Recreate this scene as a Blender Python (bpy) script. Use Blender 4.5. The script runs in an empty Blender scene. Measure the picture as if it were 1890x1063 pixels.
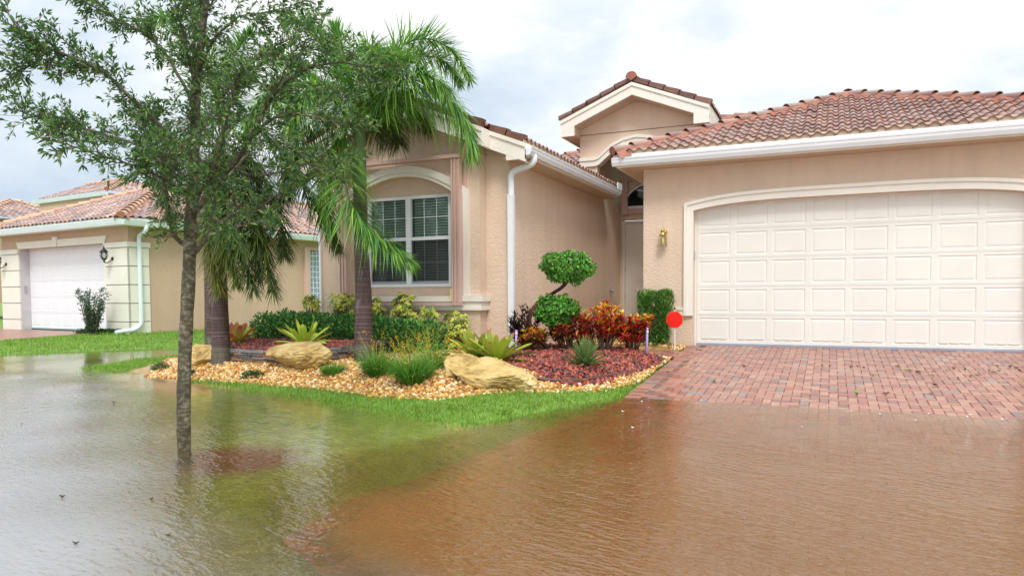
# Flooded driveway in front of a stucco house with a tiled roof.
# World frame: x along the facade (right), y into the house, z up; z = 0 is the flood water level.
import bpy, bmesh, math, random
import numpy as np
from mathutils import Matrix, Vector, noise as mnoise

random.seed(7)
RNG = np.random.default_rng(7)
sc = bpy.context.scene
COL = sc.collection
pi = math.pi
A3 = lambda *p: np.array(p, float)

# ------------------------------------------------------------------ camera
H = 1.25
F, PP, PITCH, ROLL, YAW = 1310., 605., math.radians(-2.65), math.radians(-0.33), math.radians(24.15)
def _d(X, Y, Z):
    cr, sr, cp, sp = math.cos(ROLL), math.sin(ROLL), math.cos(PITCH), math.sin(PITCH)
    fwd = Y*cp + Z*sp; up = -Y*sp + Z*cp
    return A3(X*cr + up*sr, -X*sr + up*cr, -fwd)
CM = np.stack([_d(math.cos(YAW), -math.sin(YAW), 0), _d(math.sin(YAW), math.cos(YAW), 0), _d(0, 0, 1)], 1)
CAM = A3(0, 0, H)
cd = bpy.data.cameras.new('camera'); cam = bpy.data.objects.new('camera', cd); COL.objects.link(cam)
m4 = Matrix.Identity(4)
for i in range(3):
    for j in range(3): m4[i][j] = CM.T[i, j]
m4.translation = Vector(CAM)
cam.matrix_world = m4
cd.sensor_width = 36; cd.lens = F/1890*36; cd.shift_y = (PP - 531.5)/1890
cd.clip_end = 3000; cd.clip_start = 0.05
sc.camera = cam
def ray(x, y): return CM.T @ A3((x - 945)/F, -(y - PP)/F, -1.)
def at(x, y, depth): return CAM + ray(x, y)*depth          # a surveyed point by its bearing and distance
def depth_of(P): return -(CM @ (np.asarray(P) - CAM))[2]

# ------------------------------------------------------------------ mesh builder
class MB:
    def __init__(s, xf=None): s.v = []; s.c = []; s.f = []; s.n = 0; s.xf = xf; s.hc = False
    def add(s, V, Fs, col=None):
        V = np.asarray(V, float).reshape(-1, 3)
        if s.xf is not None: V = V @ s.xf[0].T + s.xf[1]
        if not isinstance(Fs, list) or (len(Fs) and not isinstance(Fs[0], np.ndarray)):
            g = {}
            for f in Fs: g.setdefault(len(f), []).append(f)
            Fs = [np.array(x) for x in g.values()]
        s.v.append(V)
        for f in Fs:
            if len(f): s.f.append(np.asarray(f, np.int64) + s.n)
        if col is None: c = np.ones((len(V), 4))*.5
        else:
            s.hc = True; c = np.ones((len(V), 4)); c[:, :3] = np.asarray(col, float)[..., :3]
        s.c.append(c); s.n += len(V); return s
    def box(s, x0, x1, y0, y1, z0, z1, col=None):
        V = [(x, y, z) for z in (z0, z1) for y in (y0, y1) for x in (x0, x1)]
        return s.add(V, [(0, 2, 3, 1), (4, 5, 7, 6), (0, 1, 5, 4), (2, 6, 7, 3), (0, 4, 6, 2), (1, 3, 7, 5)], col)
    def prism(s, poly, vec, col=None):
        P = np.asarray(poly, float); n = len(P); Q = P + np.asarray(vec, float)
        Fs = [tuple(range(n-1, -1, -1)), tuple(range(n, 2*n))] + [(i, (i+1) % n, (i+1) % n + n, i + n) for i in range(n)]
        return s.add(np.vstack([P, Q]), Fs, col)
    def tube(s, pts, r, n=8, col=None, cap=True):
        pts = np.asarray(pts, float); k = len(pts); r = np.ones(k)*np.asarray(r, float)
        T = np.gradient(pts, axis=0); T /= np.linalg.norm(T, axis=1)[:, None] + 1e-9
        up = A3(0, 0, 1) if abs(T[0][2]) < .9 else A3(1, 0, 0)
        V = []; U = np.cross(T[0], up); U /= np.linalg.norm(U)
        for i in range(k):
            U = U - T[i]*(U @ T[i]); U /= np.linalg.norm(U) + 1e-9; W = np.cross(T[i], U)
            for j in range(n):
                a = 2*pi*j/n; V.append(pts[i] + r[i]*(U*math.cos(a) + W*math.sin(a)))
        Fs = [(i*n + j, i*n + (j+1) % n, (i+1)*n + (j+1) % n, (i+1)*n + j) for i in range(k-1) for j in range(n)]
        if cap: Fs += [tuple(range(n-1, -1, -1)), tuple((k-1)*n + j for j in range(n))]
        if col is not None and np.ndim(col) == 2: col = np.repeat(np.asarray(col), n, 0)
        return s.add(V, Fs, col)
    def lathe(s, prof, c, n=16, col=None):
        c = A3(*c); V = [c + A3(r*math.cos(2*pi*j/n), r*math.sin(2*pi*j/n), z) for r, z in prof for j in range(n)]
        k = len(prof)
        Fs = [(i*n + j, i*n + (j+1) % n, (i+1)*n + (j+1) % n, (i+1)*n + j) for i in range(k-1) for j in range(n)]
        Fs += [tuple(range(n-1, -1, -1)), tuple((k-1)*n + j for j in range(n))]
        return s.add(V, Fs, col)
    def build(s, name, mat, parent=None, smooth=False, loc=None):
        V = np.vstack(s.v); base = A3(0, 0, 0)
        if parent is not None: base = np.array(parent['_base'])
        elif loc is not None: base = A3(*loc)
        V = V - base
        me = bpy.data.meshes.new(name); me.vertices.add(len(V)); me.vertices.foreach_set('co', V.astype(np.float32).ravel())
        loops = np.concatenate([f.ravel() for f in s.f]); tot = np.concatenate([np.full(len(f), f.shape[1]) for f in s.f])
        st = np.concatenate([[0], np.cumsum(tot)[:-1]])
        me.loops.add(len(loops)); me.loops.foreach_set('vertex_index', loops.astype(np.int32))
        me.polygons.add(len(tot)); me.polygons.foreach_set('loop_start', st.astype(np.int32))
        me.polygons.foreach_set('use_smooth', np.full(len(tot), bool(smooth)))
        me.update(calc_edges=True)
        if s.hc:
            a = me.attributes.new('col', 'FLOAT_COLOR', 'POINT'); a.data.foreach_set('color', np.vstack(s.c).astype(np.float32).ravel())
        me.validate(); me.materials.append(mat)
        o = bpy.data.objects.new(name, me); COL.objects.link(o)
        if parent is not None: o.parent = parent; o['_base'] = list(map(float, base))
        else: o.location = base; o['_base'] = list(map(float, base))
        return o
def tag(o, label, cat, group=None):
    o['label'] = label; o['category'] = cat
    if group: o['group'] = group
    return o
def thing(name, label, cat, loc, group=None):
    o = bpy.data.objects.new(name, None); COL.objects.link(o); o.location = loc; o['_base'] = [float(q) for q in loc]
    o.empty_display_size = .2
    return tag(o, label, cat, group)
def kind(o, k, label=None):
    o['kind'] = k
    if label: o['label'] = label
    return o
def crspline(P, n):
    P = np.asarray(P, float); m = len(P); out = []
    for t in np.linspace(0, m-1, n):
        i = min(int(t), m-2); f = t - i
        p0, p1, p2, p3 = P[max(i-1, 0)], P[i], P[i+1], P[min(i+2, m-1)]
        out.append(.5*((2*p1) + (p2-p0)*f + (2*p0-5*p1+4*p2-p3)*f*f + (3*p1-p0-3*p2+p3)*f**3))
    return np.array(out)
def unit(v): v = np.asarray(v, float); return v/(np.linalg.norm(v, axis=-1, keepdims=True) + 1e-9)
def rough_noise(V, scale, amp, seed=0.):
    return np.array([mnoise.noise(Vector((v[0]*scale+seed, v[1]*scale, v[2]*scale))) for v in V])*amp

# ------------------------------------------------------------------ materials
def new_mat(name):
    m = bpy.data.materials.new(name); m.use_nodes = True; nt = m.node_tree
    for n in list(nt.nodes): nt.nodes.remove(n)
    out = nt.nodes.new('ShaderNodeOutputMaterial'); b = nt.nodes.new('ShaderNodeBsdfPrincipled')
    nt.links.new(b.outputs[0], out.inputs[0]); return m, nt, b, out
def nd(nt, t, **k):
    n = nt.nodes.new(t)
    for a, v in k.items():
        if a.startswith('i_'): n.inputs[a[2:].replace('_', ' ')].default_value = v
        else: setattr(n, a, v)
    return n
def coords(nt, scale=(1, 1, 1), rot=(0, 0, 0)):
    g = nd(nt, 'ShaderNodeNewGeometry'); mp = nd(nt, 'ShaderNodeMapping'); nt.links.new(g.outputs['Position'], mp.inputs[0])
    mp.inputs['Scale'].default_value = scale; mp.inputs['Rotation'].default_value = rot; return mp.outputs[0]
def ramp(nt, fac, stops):
    r = nd(nt, 'ShaderNodeValToRGB'); e = r.color_ramp.elements
    while len(e) < len(stops): e.new(.5)
    for i, (p, c) in enumerate(stops): e[i].position = p; e[i].color = (*c, 1) if len(c) == 3 else c
    nt.links.new(fac, r.inputs[0]); return r.outputs[0]
def noise_n(nt, vec, scale, detail=4, rough=.55, out='Fac'):
    n = nd(nt, 'ShaderNodeTexNoise'); n.inputs['Scale'].default_value = scale; n.inputs['Detail'].default_value = detail
    n.inputs['Roughness'].default_value = rough; nt.links.new(vec, n.inputs['Vector']); return n.outputs[out]
def bump(nt, b, h, strength, dist, prev=None):
    n = nd(nt, 'ShaderNodeBump'); n.inputs['Strength'].default_value = strength; n.inputs['Distance'].default_value = dist
    nt.links.new(h, n.inputs['Height'])
    if prev is not None: nt.links.new(prev, n.inputs['Normal'])
    if b is not None: nt.links.new(n.outputs[0], b.inputs['Normal'])
    return n.outputs[0]
def mixc(nt, fac, a, b, mode='MIX'):
    n = nd(nt, 'ShaderNodeMix', data_type='RGBA', blend_type=mode)
    if isinstance(fac, (int, float)): n.inputs[0].default_value = fac
    else: nt.links.new(fac, n.inputs[0])
    for i, q in ((6, a), (7, b)):
        if isinstance(q, tuple): n.inputs[i].default_value = (*q, 1)
        else: nt.links.new(q, n.inputs[i])
    return n.outputs[2]
def mul(c, k): return tuple(x*k for x in c)
def plain(name, c, rough=.5, var=.06, scale=3., bscale=0, bstr=.2, bdist=.004, spec=.5, metal=0.):
    m, nt, b, o = new_mat(name); P = coords(nt)
    n = noise_n(nt, P, scale, 5)
    nt.links.new(ramp(nt, n, [(.3, mul(c, 1-var)), (.7, tuple(min(1, x*(1+var)) for x in c))]), b.inputs['Base Color'])
    b.inputs['Roughness'].default_value = rough; b.inputs['Specular IOR Level'].default_value = spec; b.inputs['Metallic'].default_value = metal
    if bscale: bump(nt, b, noise_n(nt, P, bscale, 3), bstr, bdist)
    return m
def stucco(name, c):
    m, nt, b, o = new_mat(name); P = coords(nt)
    big = noise_n(nt, P, .8, 4); st = noise_n(nt, coords(nt, (3.5, 3.5, .35)), 1.2, 4)
    col = ramp(nt, big, [(.3, mul(c, .94)), (.7, mul(c, 1.04))])
    col = mixc(nt, ramp(nt, st, [(.42, (0, 0, 0)), (.75, (.5, .5, .5))]), col, mul(c, .84))
    nt.links.new(col, b.inputs['Base Color']); b.inputs['Roughness'].default_value = .85; b.inputs['Specular IOR Level'].default_value = .25
    h = noise_n(nt, coords(nt, (1, 1, 1.9)), 16, 4, .6); r = ramp(nt, h, [(.40, (0, 0, 0)), (.56, (1, 1, 1))])
    fine = noise_n(nt, P, 90, 2)
    bn = bump(nt, None, r, .55, .006); bump(nt, b, fine, .25, .002, bn)
    return m
def attr_mat(name, rough=.45, trans=.0, spec=.5, bscale=0, bstr=.4, bdist=.004, var=.0, vscale=20):
    m, nt, b, o = new_mat(name); a = nd(nt, 'ShaderNodeAttribute', attribute_name='col'); c = a.outputs['Color']
    if var:
        n = noise_n(nt, coords(nt), vscale, 4)
        c = mixc(nt, 1.0, c, ramp(nt, n, [(.3, (1-var,)*3), (.7, (1+var,)*3)]), 'MULTIPLY')
    nt.links.new(c, b.inputs['Base Color']); b.inputs['Roughness'].default_value = rough; b.inputs['Specular IOR Level'].default_value = spec
    if bscale: bump(nt, b, noise_n(nt, coords(nt), bscale, 4), bstr, bdist)
    if trans:
        t = nd(nt, 'ShaderNodeBsdfTranslucent'); nt.links.new(c, t.inputs[0]); mx = nd(nt, 'ShaderNodeMixShader'); mx.inputs[0].default_value = trans
        nt.links.new(b.outputs[0], mx.inputs[1]); nt.links.new(t.outputs[0], mx.inputs[2]); nt.links.new(mx.outputs[0], o.inputs[0])
    return m
M = {}
M['stucco'] = stucco('stucco', (.74, .575, .44))
M['stucco_n'] = stucco('stucco_neighbour', (.60, .43, .31))
M['trim'] = plain('cream_trim', (.80, .755, .665), .6, .04, 2.5, 60, .15, .002)
M['trim_n'] = plain('cream_quoin', (.78, .755, .655), .6, .04, 2.5, 60, .15, .002)
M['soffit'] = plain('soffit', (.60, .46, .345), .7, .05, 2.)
M['white'] = plain('white_metal', (.80, .83, .86), .35, .03, 2.)
M['gutter_n'] = plain('neighbour_gutter', (.72, .82, .83), .35, .03, 2.)
M['door'] = plain('door_paint', (.77, .755, .695), .4, .03, 1.5, 300, .08, .001)
M['door_n'] = plain('white_door_paint', (.82, .83, .86), .4, .02, 1.5)
M['seal'] = plain('door_seal', (.33, .37, .45), .5)
M['pink'] = plain('shutter_paint', (.64, .43, .365), .4, .04, 4.)
M['dark'] = plain('dark_rubber', (.03, .03, .03), .6)
M['black'] = plain('black_iron', (.012, .013, .016), .35)
M['grey'] = plain('grey_plastic', (.35, .36, .38), .4)
M['brass'] = plain('brass', (.55, .36, .10), .25, .15, 30., metal=.9)
M['blind'] = plain('blind_slat', (.80, .85, .80), .5, .04, 3.)
M['inside'] = plain('dark_room', (.012, .016, .018), .8)
M['mortar'] = plain('ridge_mortar', (.33, .115, .07), .55, .18, 8., 40, .5, .01)
M['tile'] = attr_mat('roof_tile', .30, 0, .6, 40, .12, .003, .16, 6)
M['tile_n'] = attr_mat('roof_tile_neighbour', .35, 0, .5, 40, .12, .003, .14, 6)
M['leaf'] = attr_mat('leaf', .5, .28, .2)
M['leaf_gloss'] = attr_mat('glossy_leaf', .35, .18, .25)
M['frond'] = attr_mat('palm_leaflet', .4, .28, .25)
M['grass'] = attr_mat('grass_blade', .45, .3, .3)
M['stone'] = attr_mat('pebble', .32, 0, .5, 70, .3, .003, .12, 60)
M['lava'] = attr_mat('lava_rock', .5, 0, .5, 90, .8, .006, .25, 70)
M['paver'] = attr_mat('paver', .30, 0, .5, 120, .35, .002, .14, 14)
M['door_grey'] = plain('front_door_paint', (.80, .735, .65), .45, .03, 2.)
M['red'] = plain('red_sign', (.85, .012, .008), .35, .02)
M['yellow'] = plain('yellow_edge', (.75, .45, .03), .4)
M['lilac'] = plain('lilac_pipe', (.46, .31, .66), .4, .05, 9.)
M['edging'] = plain('brown_edging', (.10, .035, .025), .5, .2, 20.)
def glass():
    m, nt, b, o = new_mat('window_glass'); nt.nodes.remove(b)
    t = nd(nt, 'ShaderNodeBsdfTransparent'); t.inputs[0].default_value = (.88, .95, .92, 1); g = nd(nt, 'ShaderNodeBsdfGlossy'); g.inputs['Roughness'].default_value = .02
    fr = nd(nt, 'ShaderNodeFresnel'); fr.inputs[0].default_value = 1.5; mx = nd(nt, 'ShaderNodeMixShader')
    bump(nt, g, noise_n(nt, coords(nt), 1.3, 2), .05, .05)
    nt.links.new(fr.outputs[0], mx.inputs[0]); nt.links.new(t.outputs[0], mx.inputs[1]); nt.links.new(g.outputs[0], mx.inputs[2]); nt.links.new(mx.outputs[0], o.inputs[0])
    return m
M['glass'] = glass()
def screen():
    m, nt, b, o = new_mat('insect_screen'); b.inputs['Base Color'].default_value = (.03, .032, .035, 1); b.inputs['Roughness'].default_value = .7
    t = nd(nt, 'ShaderNodeBsdfTransparent'); mx = nd(nt, 'ShaderNodeMixShader'); mx.inputs[0].default_value = .36; nt.links.new(t.outputs[0], mx.inputs[1]); nt.links.new(b.outputs[0], mx.inputs[2]); nt.links.new(mx.outputs[0], o.inputs[0]); return m
M['screen'] = screen()
def glass_block():
    m, nt, b, o = new_mat('glass_block'); n = noise_n(nt, coords(nt), 14, 3)
    nt.links.new(ramp(nt, n, [(.35, (.10, .19, .25)), (.65, (.32, .43, .48))]), b.inputs['Base Color']); b.inputs['Roughness'].default_value = .12
    bump(nt, b, n, .4, .02); return m
M['glass_block'] = glass_block()
def bark(name, c1, c2, c3, zs=1., ring=0):
    m, nt, b, o = new_mat(name); P = coords(nt, (1, 1, zs)); n = noise_n(nt, P, 22, 6, .65); n2 = noise_n(nt, coords(nt), 5, 4)
    col = ramp(nt, n, [(.30, c1), (.50, c2), (.80, c3)])
    col = mixc(nt, ramp(nt, n2, [(.45, (0, 0, 0)), (.65, (.6, .6, .6))]), col, mul(c2, .55))
    nt.links.new(col, b.inputs['Base Color']); b.inputs['Roughness'].default_value = .75; b.inputs['Specular IOR Level'].default_value = .3
    bump(nt, b, n, .9, .012); return m
M['bark'] = bark('oak_bark', (.03, .025, .016), (.10, .085, .05), (.40, .38, .28), 1.6)
M['twig'] = plain('twig_bark', (.10, .065, .05), .7, .3, 25.)
M['vine'] = bark('twisted_bark', (.03, .014, .01), (.09, .04, .028), (.17, .09, .06), .6)
def palm_bark():
    m, nt, b, o = new_mat('palm_bark'); a = nd(nt, 'ShaderNodeAttribute', attribute_name='col')
    n = noise_n(nt, coords(nt, (1, 1, .25)), 26, 5, .6); n2 = noise_n(nt, coords(nt, (1, 1, .5)), 7, 4)
    c = mixc(nt, 1., a.outputs['Color'], ramp(nt, n, [(.3, (.62,)*3), (.7, (1.3,)*3)]), 'MULTIPLY')
    c = mixc(nt, ramp(nt, n2, [(.60, (0, 0, 0)), (.68, (.55, .55, .55))]), c, (.26, .21, .22))
    nt.links.new(c, b.inputs['Base Color']); b.inputs['Roughness'].default_value = .55
    bump(nt, b, n, .5, .006); return m
M['palm_bark'] = palm_bark()
def rock_mat(name='sandstone', c1=(.20, .12, .035), c2=(.52, .35, .11), c3=(.66, .51, .23)):
    m, nt, b, o = new_mat(name); P = coords(nt); n = noise_n(nt, P, 4, 7, .62); st = noise_n(nt, coords(nt, (1.2, 1.2, 6)), 3, 6, .6); fine = noise_n(nt, P, 55, 7, .7)
    c = ramp(nt, n, [(.30, c1), (.48, c2), (.68, c3)])
    c = mixc(nt, ramp(nt, st, [(.60, (0, 0, 0)), (.66, (.7, .7, .7))]), c, (.085, .055, .025))
    c = mixc(nt, .5, c, ramp(nt, fine, [(.3, (.5,)*3), (.7, (1.35,)*3)]), 'MULTIPLY')
    nt.links.new(c, b.inputs['Base Color']); b.inputs['Roughness'].default_value = .5
    h = mixc(nt, .5, n, fine); bn = bump(nt, None, st, .6, .03); bump(nt, b, h, .7, .03, bn); return m
M['rock'] = rock_mat()
M['slate'] = attr_mat('wall_stone', .45, 0, .5, 30, .6, .012, .3, 18)
# ------------------------------------------------------------------ ground, driveway, water, sky
def onz(x, y, z):
    r = ray(x, y); return CAM + r*((z - H)/r[2])
def sdf(P, poly):                                   # signed distance, positive inside
    P = np.asarray(P, float).reshape(-1, 2); poly = np.asarray(poly, float); d = np.full(len(P), 1e9); ins = np.zeros(len(P), bool)
    for a, b in zip(poly, np.roll(poly, -1, 0)):
        e = b - a; w = P - a; t = np.clip((w @ e)/(e @ e + 1e-12), 0, 1); d = np.minimum(d, np.linalg.norm(w - t[:, None]*e, axis=1))
        c = ((a[1] > P[:, 1]) != (b[1] > P[:, 1])) & (P[:, 0] < (b[0]-a[0])*(P[:, 1]-a[1])/((b[1]-a[1]) if b[1] != a[1] else 1e-9) + a[0])
        ins ^= c
    return np.where(ins, d, -d)
def sst(x): x = np.clip(x, 0, 1); return x*x*(3 - 2*x)
zp = lambda pts, z: [tuple(onz(x, y, z)[:2]) for x, y in pts]
SHORE = [(60, 8.9)] + zp([(1888, 768), (1700, 763), (1500, 752), (1300, 740), (1140, 735), (1060, 765), (985, 793), (940, 798), (880, 783), (800, 769),
         (700, 752), (600, 735), (500, 720), (420, 707), (340, 700), (285, 692), (240, 686), (195, 682), (185, 677), (240, 668), (320, 660), (352, 656),
         (352, 645), (300, 643), (180, 648), (90, 651), (0, 655)], 0) + [(-60, 14), (-300, 60), (-300, 300), (300, 300), (300, 9)]
GARDEN = zp([(278, 690), (340, 694), (450, 703), (600, 717), (700, 731), (800, 739), (900, 734), (1000, 728), (1100, 721), (1165, 711)], .04) + \
         [(-2.32, 9.6), (-2.32, 12.9), (-3.13, 12.9), (-3.13, 18), (-4.98, 18), (-4.98, 11), (-9.0, 11.0), (-10.9, 10.5), (-11.2, 9.4)]
RAISED = zp([(418, 662), (470, 666), (530, 668), (590, 668), (655, 664), (740, 657), (830, 652), (862, 640)], .24) + [(-5.1, 10.9), (-9.0, 11.0), (-10.2, 10.6), (-10.3, 9.6)]
REDBED = zp([(950, 692), (1000, 702), (1060, 704), (1120, 697), (1175, 686)], .15) + zp([(1226, 668)], .2) + [(-2.46, 11.3), (-4.6, 11.25), (-5.0, 10.3), (-4.85, 9.2)]
EY = np.array([1.5, 2.3, 3.0, 3.55, 4.4, 5.0, 6.5, 8.0, 20]); EX = np.array([1.0, -1.0, -2.3, -3.3, -3.35, -3.1, -2.75, -2.3, -2.3])
edge_x = lambda y: np.interp(y, EY, EX)
drive_z = lambda y: np.clip(.0736*(y - 8.39), -.36, .341)
def terrain(P):
    P = np.asarray(P, float).reshape(-1, 2); x, y = P[:, 0], P[:, 1]
    d = sdf(P, SHORE)
    cap = np.where(x < -13, .19, .30); sl = np.where(x < -13, .045, .075)
    z = np.where(d > 0, cap*(1 - np.exp(-np.maximum(d, 0)*sl/cap*1.25)), np.maximum(.055*d, -.36))
    # blend to the driveway's slope along its edge
    ed = edge_x(y) - x; zd = drive_z(y)
    z = np.where(ed > 0, zd + (z - zd)*sst(ed/np.where(y > 8.6, 1.4, .35)), z)
    z = z + .13*sst(sdf(P, GARDEN)/.7) + .20*sst(sdf(P, RAISED)/.07) + .07*sst(sdf(P, REDBED)/.35)
    path = (x > -4.7) & (x < -2.2) & (y > 11.45) & (y < 12.3)
    z = np.where(((ed <= 0) & (y < 13.2) & (y > 1.6)) | path, zd - .06, z)
    return z
def spot(px, py):                                    # first ground point met on a bearing
    r = ray(px, py); r = r/np.linalg.norm(r[:2]); ts = np.arange(3., 40., .03); P = CAM + r*ts[:, None]; below = np.nonzero(P[:, 2] < terrain(P[:, :2]))[0]
    p = P[below[0]] if len(below) else P[-1]
    return A3(p[0], p[1], float(terrain(p[:2])[0]))
def spot_y(px, y):                                   # ground point on a bearing at a known depth into the lot
    r = ray(px, 600); p = r*(y/r[1]); return A3(p[0], y, float(terrain(p[:2])[0]))

def grid_axis(lo, hi, step, far_lo, far_hi):
    a = np.arange(lo, hi + 1e-6, step); l = [lo - step]; r = [hi + step]; s = step
    while l[-1] > far_lo: s *= 1.35; l.append(l[-1] - s)
    s = step
    while r[-1] < far_hi: s *= 1.35; r.append(r[-1] + s)
    return np.concatenate([l[::-1], a, r])
def sheet(xs, ys):
    X, Y = np.meshgrid(xs, ys); n, m = len(ys), len(xs); idx = np.arange(n*m).reshape(n, m)
    Fq = np.stack([idx[:-1, :-1], idx[:-1, 1:], idx[1:, 1:], idx[1:, :-1]], -1).reshape(-1, 4)
    return np.stack([X.ravel(), Y.ravel()], 1), Fq
xs = grid_axis(-30, 8, .14, -900, 900); ys = grid_axis(0, 19, .14, -900, 900)
P2, FQ = sheet(xs, ys); Z = terrain(P2)
# ground colours: soil, turf, and road grey with sky reflection painted in
dS = sdf(P2, SHORE); dG = sdf(P2, GARDEN); dR = sdf(P2, RAISED); dB = sdf(P2, REDBED)
STREET_SHEEN = zp([(-900, 690), (100, 690), (255, 725), (285, 850), (340, 960), (430, 1020), (560, 1075), (700, 1180), (1500, 2600)], -.05) + [(0, -900), (-900, -900), (-900, 5)]  # submerged road area, also masks the painted reflection of the sky
street_sheen = sst((sdf(P2, STREET_SHEEN) + .15*np.sin(P2[:, 0]*3.1)*np.cos(P2[:, 1]*2.7))/1.1 + .35)
c = np.tile(A3(.15, .27, .032), (len(P2), 1))
c = np.where((dS < -.15)[:, None], A3(.20, .29, .04), c)
c = c + (A3(.40, .42, .44) - c)*street_sheen[:, None]  # road grey doubles as painted sky reflection over the left lawn
c = np.where((dG > 0)[:, None], A3(.36, .215, .075), c); c = np.where(((dR > 0) | (dB > 0))[:, None], A3(.12, .03, .02), c)
TIP = zp([(205, 688), (250, 681), (335, 667), (350, 700), (395, 716), (330, 722), (240, 706)], .02)
c = np.where((sdf(P2, TIP) > 0)[:, None], A3(.40, .27, .13), c)
tree_xy = onz(340, 828, 0)[:2]
td = np.hypot((P2[:, 0] - tree_xy[0] - .32)*.8, (P2[:, 1] - tree_xy[1] - .22)*1.1)
c = c + (A3(.16, .04, .02) - c)*sst((.66 - td)/.4)[:, None]
g = MB(); g.add(np.column_stack([P2, Z]), [FQ], c)
def ground_mat():
    m, nt, b, o = new_mat('ground'); a = nd(nt, 'ShaderNodeAttribute', attribute_name='col'); P = coords(nt)
    n = noise_n(nt, P, 9, 5, .65); n2 = noise_n(nt, P, 60, 3)
    cc = mixc(nt, 1., a.outputs['Color'], ramp(nt, n, [(.3, (.65,)*3), (.7, (1.3,)*3)]), 'MULTIPLY')
    cc = mixc(nt, 1., cc, ramp(nt, n2, [(.3, (.7,)*3), (.7, (1.25,)*3)]), 'MULTIPLY')
    nt.links.new(cc, b.inputs['Base Color']); b.inputs['Roughness'].default_value = .8; bump(nt, b, n2, .7, .02); return m
kind(g.build('ground', ground_mat(), smooth=True), 'structure', 'lawn and garden soil rising out of the flood water')

# driveway: herringbone concrete pavers with a soldier course along the edge
RED = np.array([(.33, .13, .092), (.38, .17, .125), (.28, .105, .080), (.41, .215, .155), (.36, .185, .14), (.25, .11, .090), (.22, .18, .17)])
PROB = np.array([.24, .24, .15, .14, .12, .07, .04])
def pavers(name, tests, z_of, x0, x1, y0, y1, a=.1, xf=None, border=None):
    mb = MB(xf); V, Q, C = [], [], []
    def brick(cx, cy, hx, hy, rot=0.):
        z = z_of(cx, cy) + RNG.normal(0, .0012); g_ = .0031; tl = RNG.normal(0, .004, 2); ca, sa = math.cos(rot), math.sin(rot); k = len(V)
        for (ex, dz) in ((g_, -.035), (g_, -.004), (g_ + .005, 0)):
            for sx, sy in ((-1, -1), (1, -1), (1, 1), (-1, 1)):
                u, v = sx*(hx - ex), sy*(hy - ex); xx, yy = cx + u*ca - v*sa, cy + u*sa + v*ca
                V.append((xx, yy, z + dz + (z_of(xx, yy) - z_of(cx, cy)) + tl[0]*u + tl[1]*v))
        for l in (0, 4):
            for i in range(4): Q.append((k+l+i, k+l+(i+1) % 4, k+l+4+(i+1) % 4, k+l+4+i))
        Q.append((k+8, k+9, k+10, k+11))
        cc = RED[RNG.choice(len(RED), p=PROB)]*RNG.uniform(.77, 1.0); C.extend([cc]*12)
    i0, i1, j0, j1 = int(x0/a)-2, int(x1/a)+2, int(y0/a)-2, int(y1/a)+2
    for i in range(i0, i1):
        for j in range(j0, j1):
            s_ = (i + j) % 4
            if s_ == 0: cx, cy, hx, hy = (i+1)*a, (j+.5)*a, a, a/2
            elif s_ == 2: cx, cy, hx, hy = (i+.5)*a, (j+1)*a, a/2, a
            else: continue
            if tests(cx, cy): brick(cx, cy, hx, hy)
    if border:
        for bx, by, rot in border: brick(bx, by, .1, .05, rot)
    mb.add(V, [np.array(Q)], C); return mb
in_drive = lambda x, y: (x > edge_x(y) + .27 and x < 4.9 and 2.4 < y < 12.97) or (-4.6 < x < -2.02 and 11.5 < y < 12.26)
bord = []
yy = 2.6
while yy < 11.45:
    ex = float(edge_x(yy)); nx = float(edge_x(yy + .1)); rot = math.atan2(-(nx - ex), .1); bord.append((ex + .1*math.cos(rot) + .02, yy, rot)); yy += .1*math.cos(rot)
for yb in np.arange(12.35, 12.9, .1): bord.append((-2.2, yb, 0.))
pv = pavers('driveway', in_drive, lambda x, y: float(drive_z(y)), -9, 5, 2.4, 13, border=bord)
drv = kind(pv.build('driveway', M['paver']), 'structure', 'red paver driveway sloping down into the flood water')
jb = MB(); pts, fq = sheet(np.linspace(-9, 4.9, 120), np.linspace(2.4, 12.99, 100))
zz = drive_z(pts[:, 1]) - .012; keep = (pts[:, 0] > edge_x(pts[:, 1]) + .02) | ((pts[:, 0] > -4.65) & (pts[:, 1] > 11.5) & (pts[:, 1] < 12.3))
jb.add(np.column_stack([pts, zz]), [fq[keep[fq].all(1)]])
kind(jb.build('driveway_joint_sand', plain('joint_sand', (.16, .095, .075), .8, .2, 30)), 'structure')

# neighbour frame (their lot is turned a few degrees)
NA = math.radians(5.95); UN = A3(math.cos(NA), -math.sin(NA), 0); VN = A3(math.sin(NA), math.cos(NA), 0)
NXF = (np.column_stack([UN, VN, A3(0, 0, 1)]), A3(0, 0, 0))
nw = lambda u, v, z=0.: UN*u + VN*v + A3(0, 0, z)
nb = MB()
us, vs = np.linspace(-28.9, -21.75, 30), np.linspace(2, 12.7, 40); p2, f2 = sheet(us, vs); W = np.array([nw(u, v) for u, v in p2])
nb.add(np.column_stack([W[:, :2], terrain(W[:, :2]) + .016]), [f2])
def brick_mat():
    m, nt, b, o = new_mat('paver_far'); br = nd(nt, 'ShaderNodeTexBrick'); nt.links.new(coords(nt), br.inputs['Vector'])
    br.inputs['Scale'].default_value = 1; br.inputs['Brick Width'].default_value = .2; br.inputs['Row Height'].default_value = .1; br.inputs['Mortar Size'].default_value = .006
    br.inputs['Color1'].default_value = (.40, .19, .14, 1); br.inputs['Color2'].default_value = (.30, .14, .11, 1); br.inputs['Mortar'].default_value = (.15, .10, .08, 1)
    nt.links.new(br.outputs[0], b.inputs['Base Color']); b.inputs['Roughness'].default_value = .35; return m
kind(nb.build('neighbour_driveway', brick_mat()), 'structure', 'red paver driveway before the house on the left')

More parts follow.
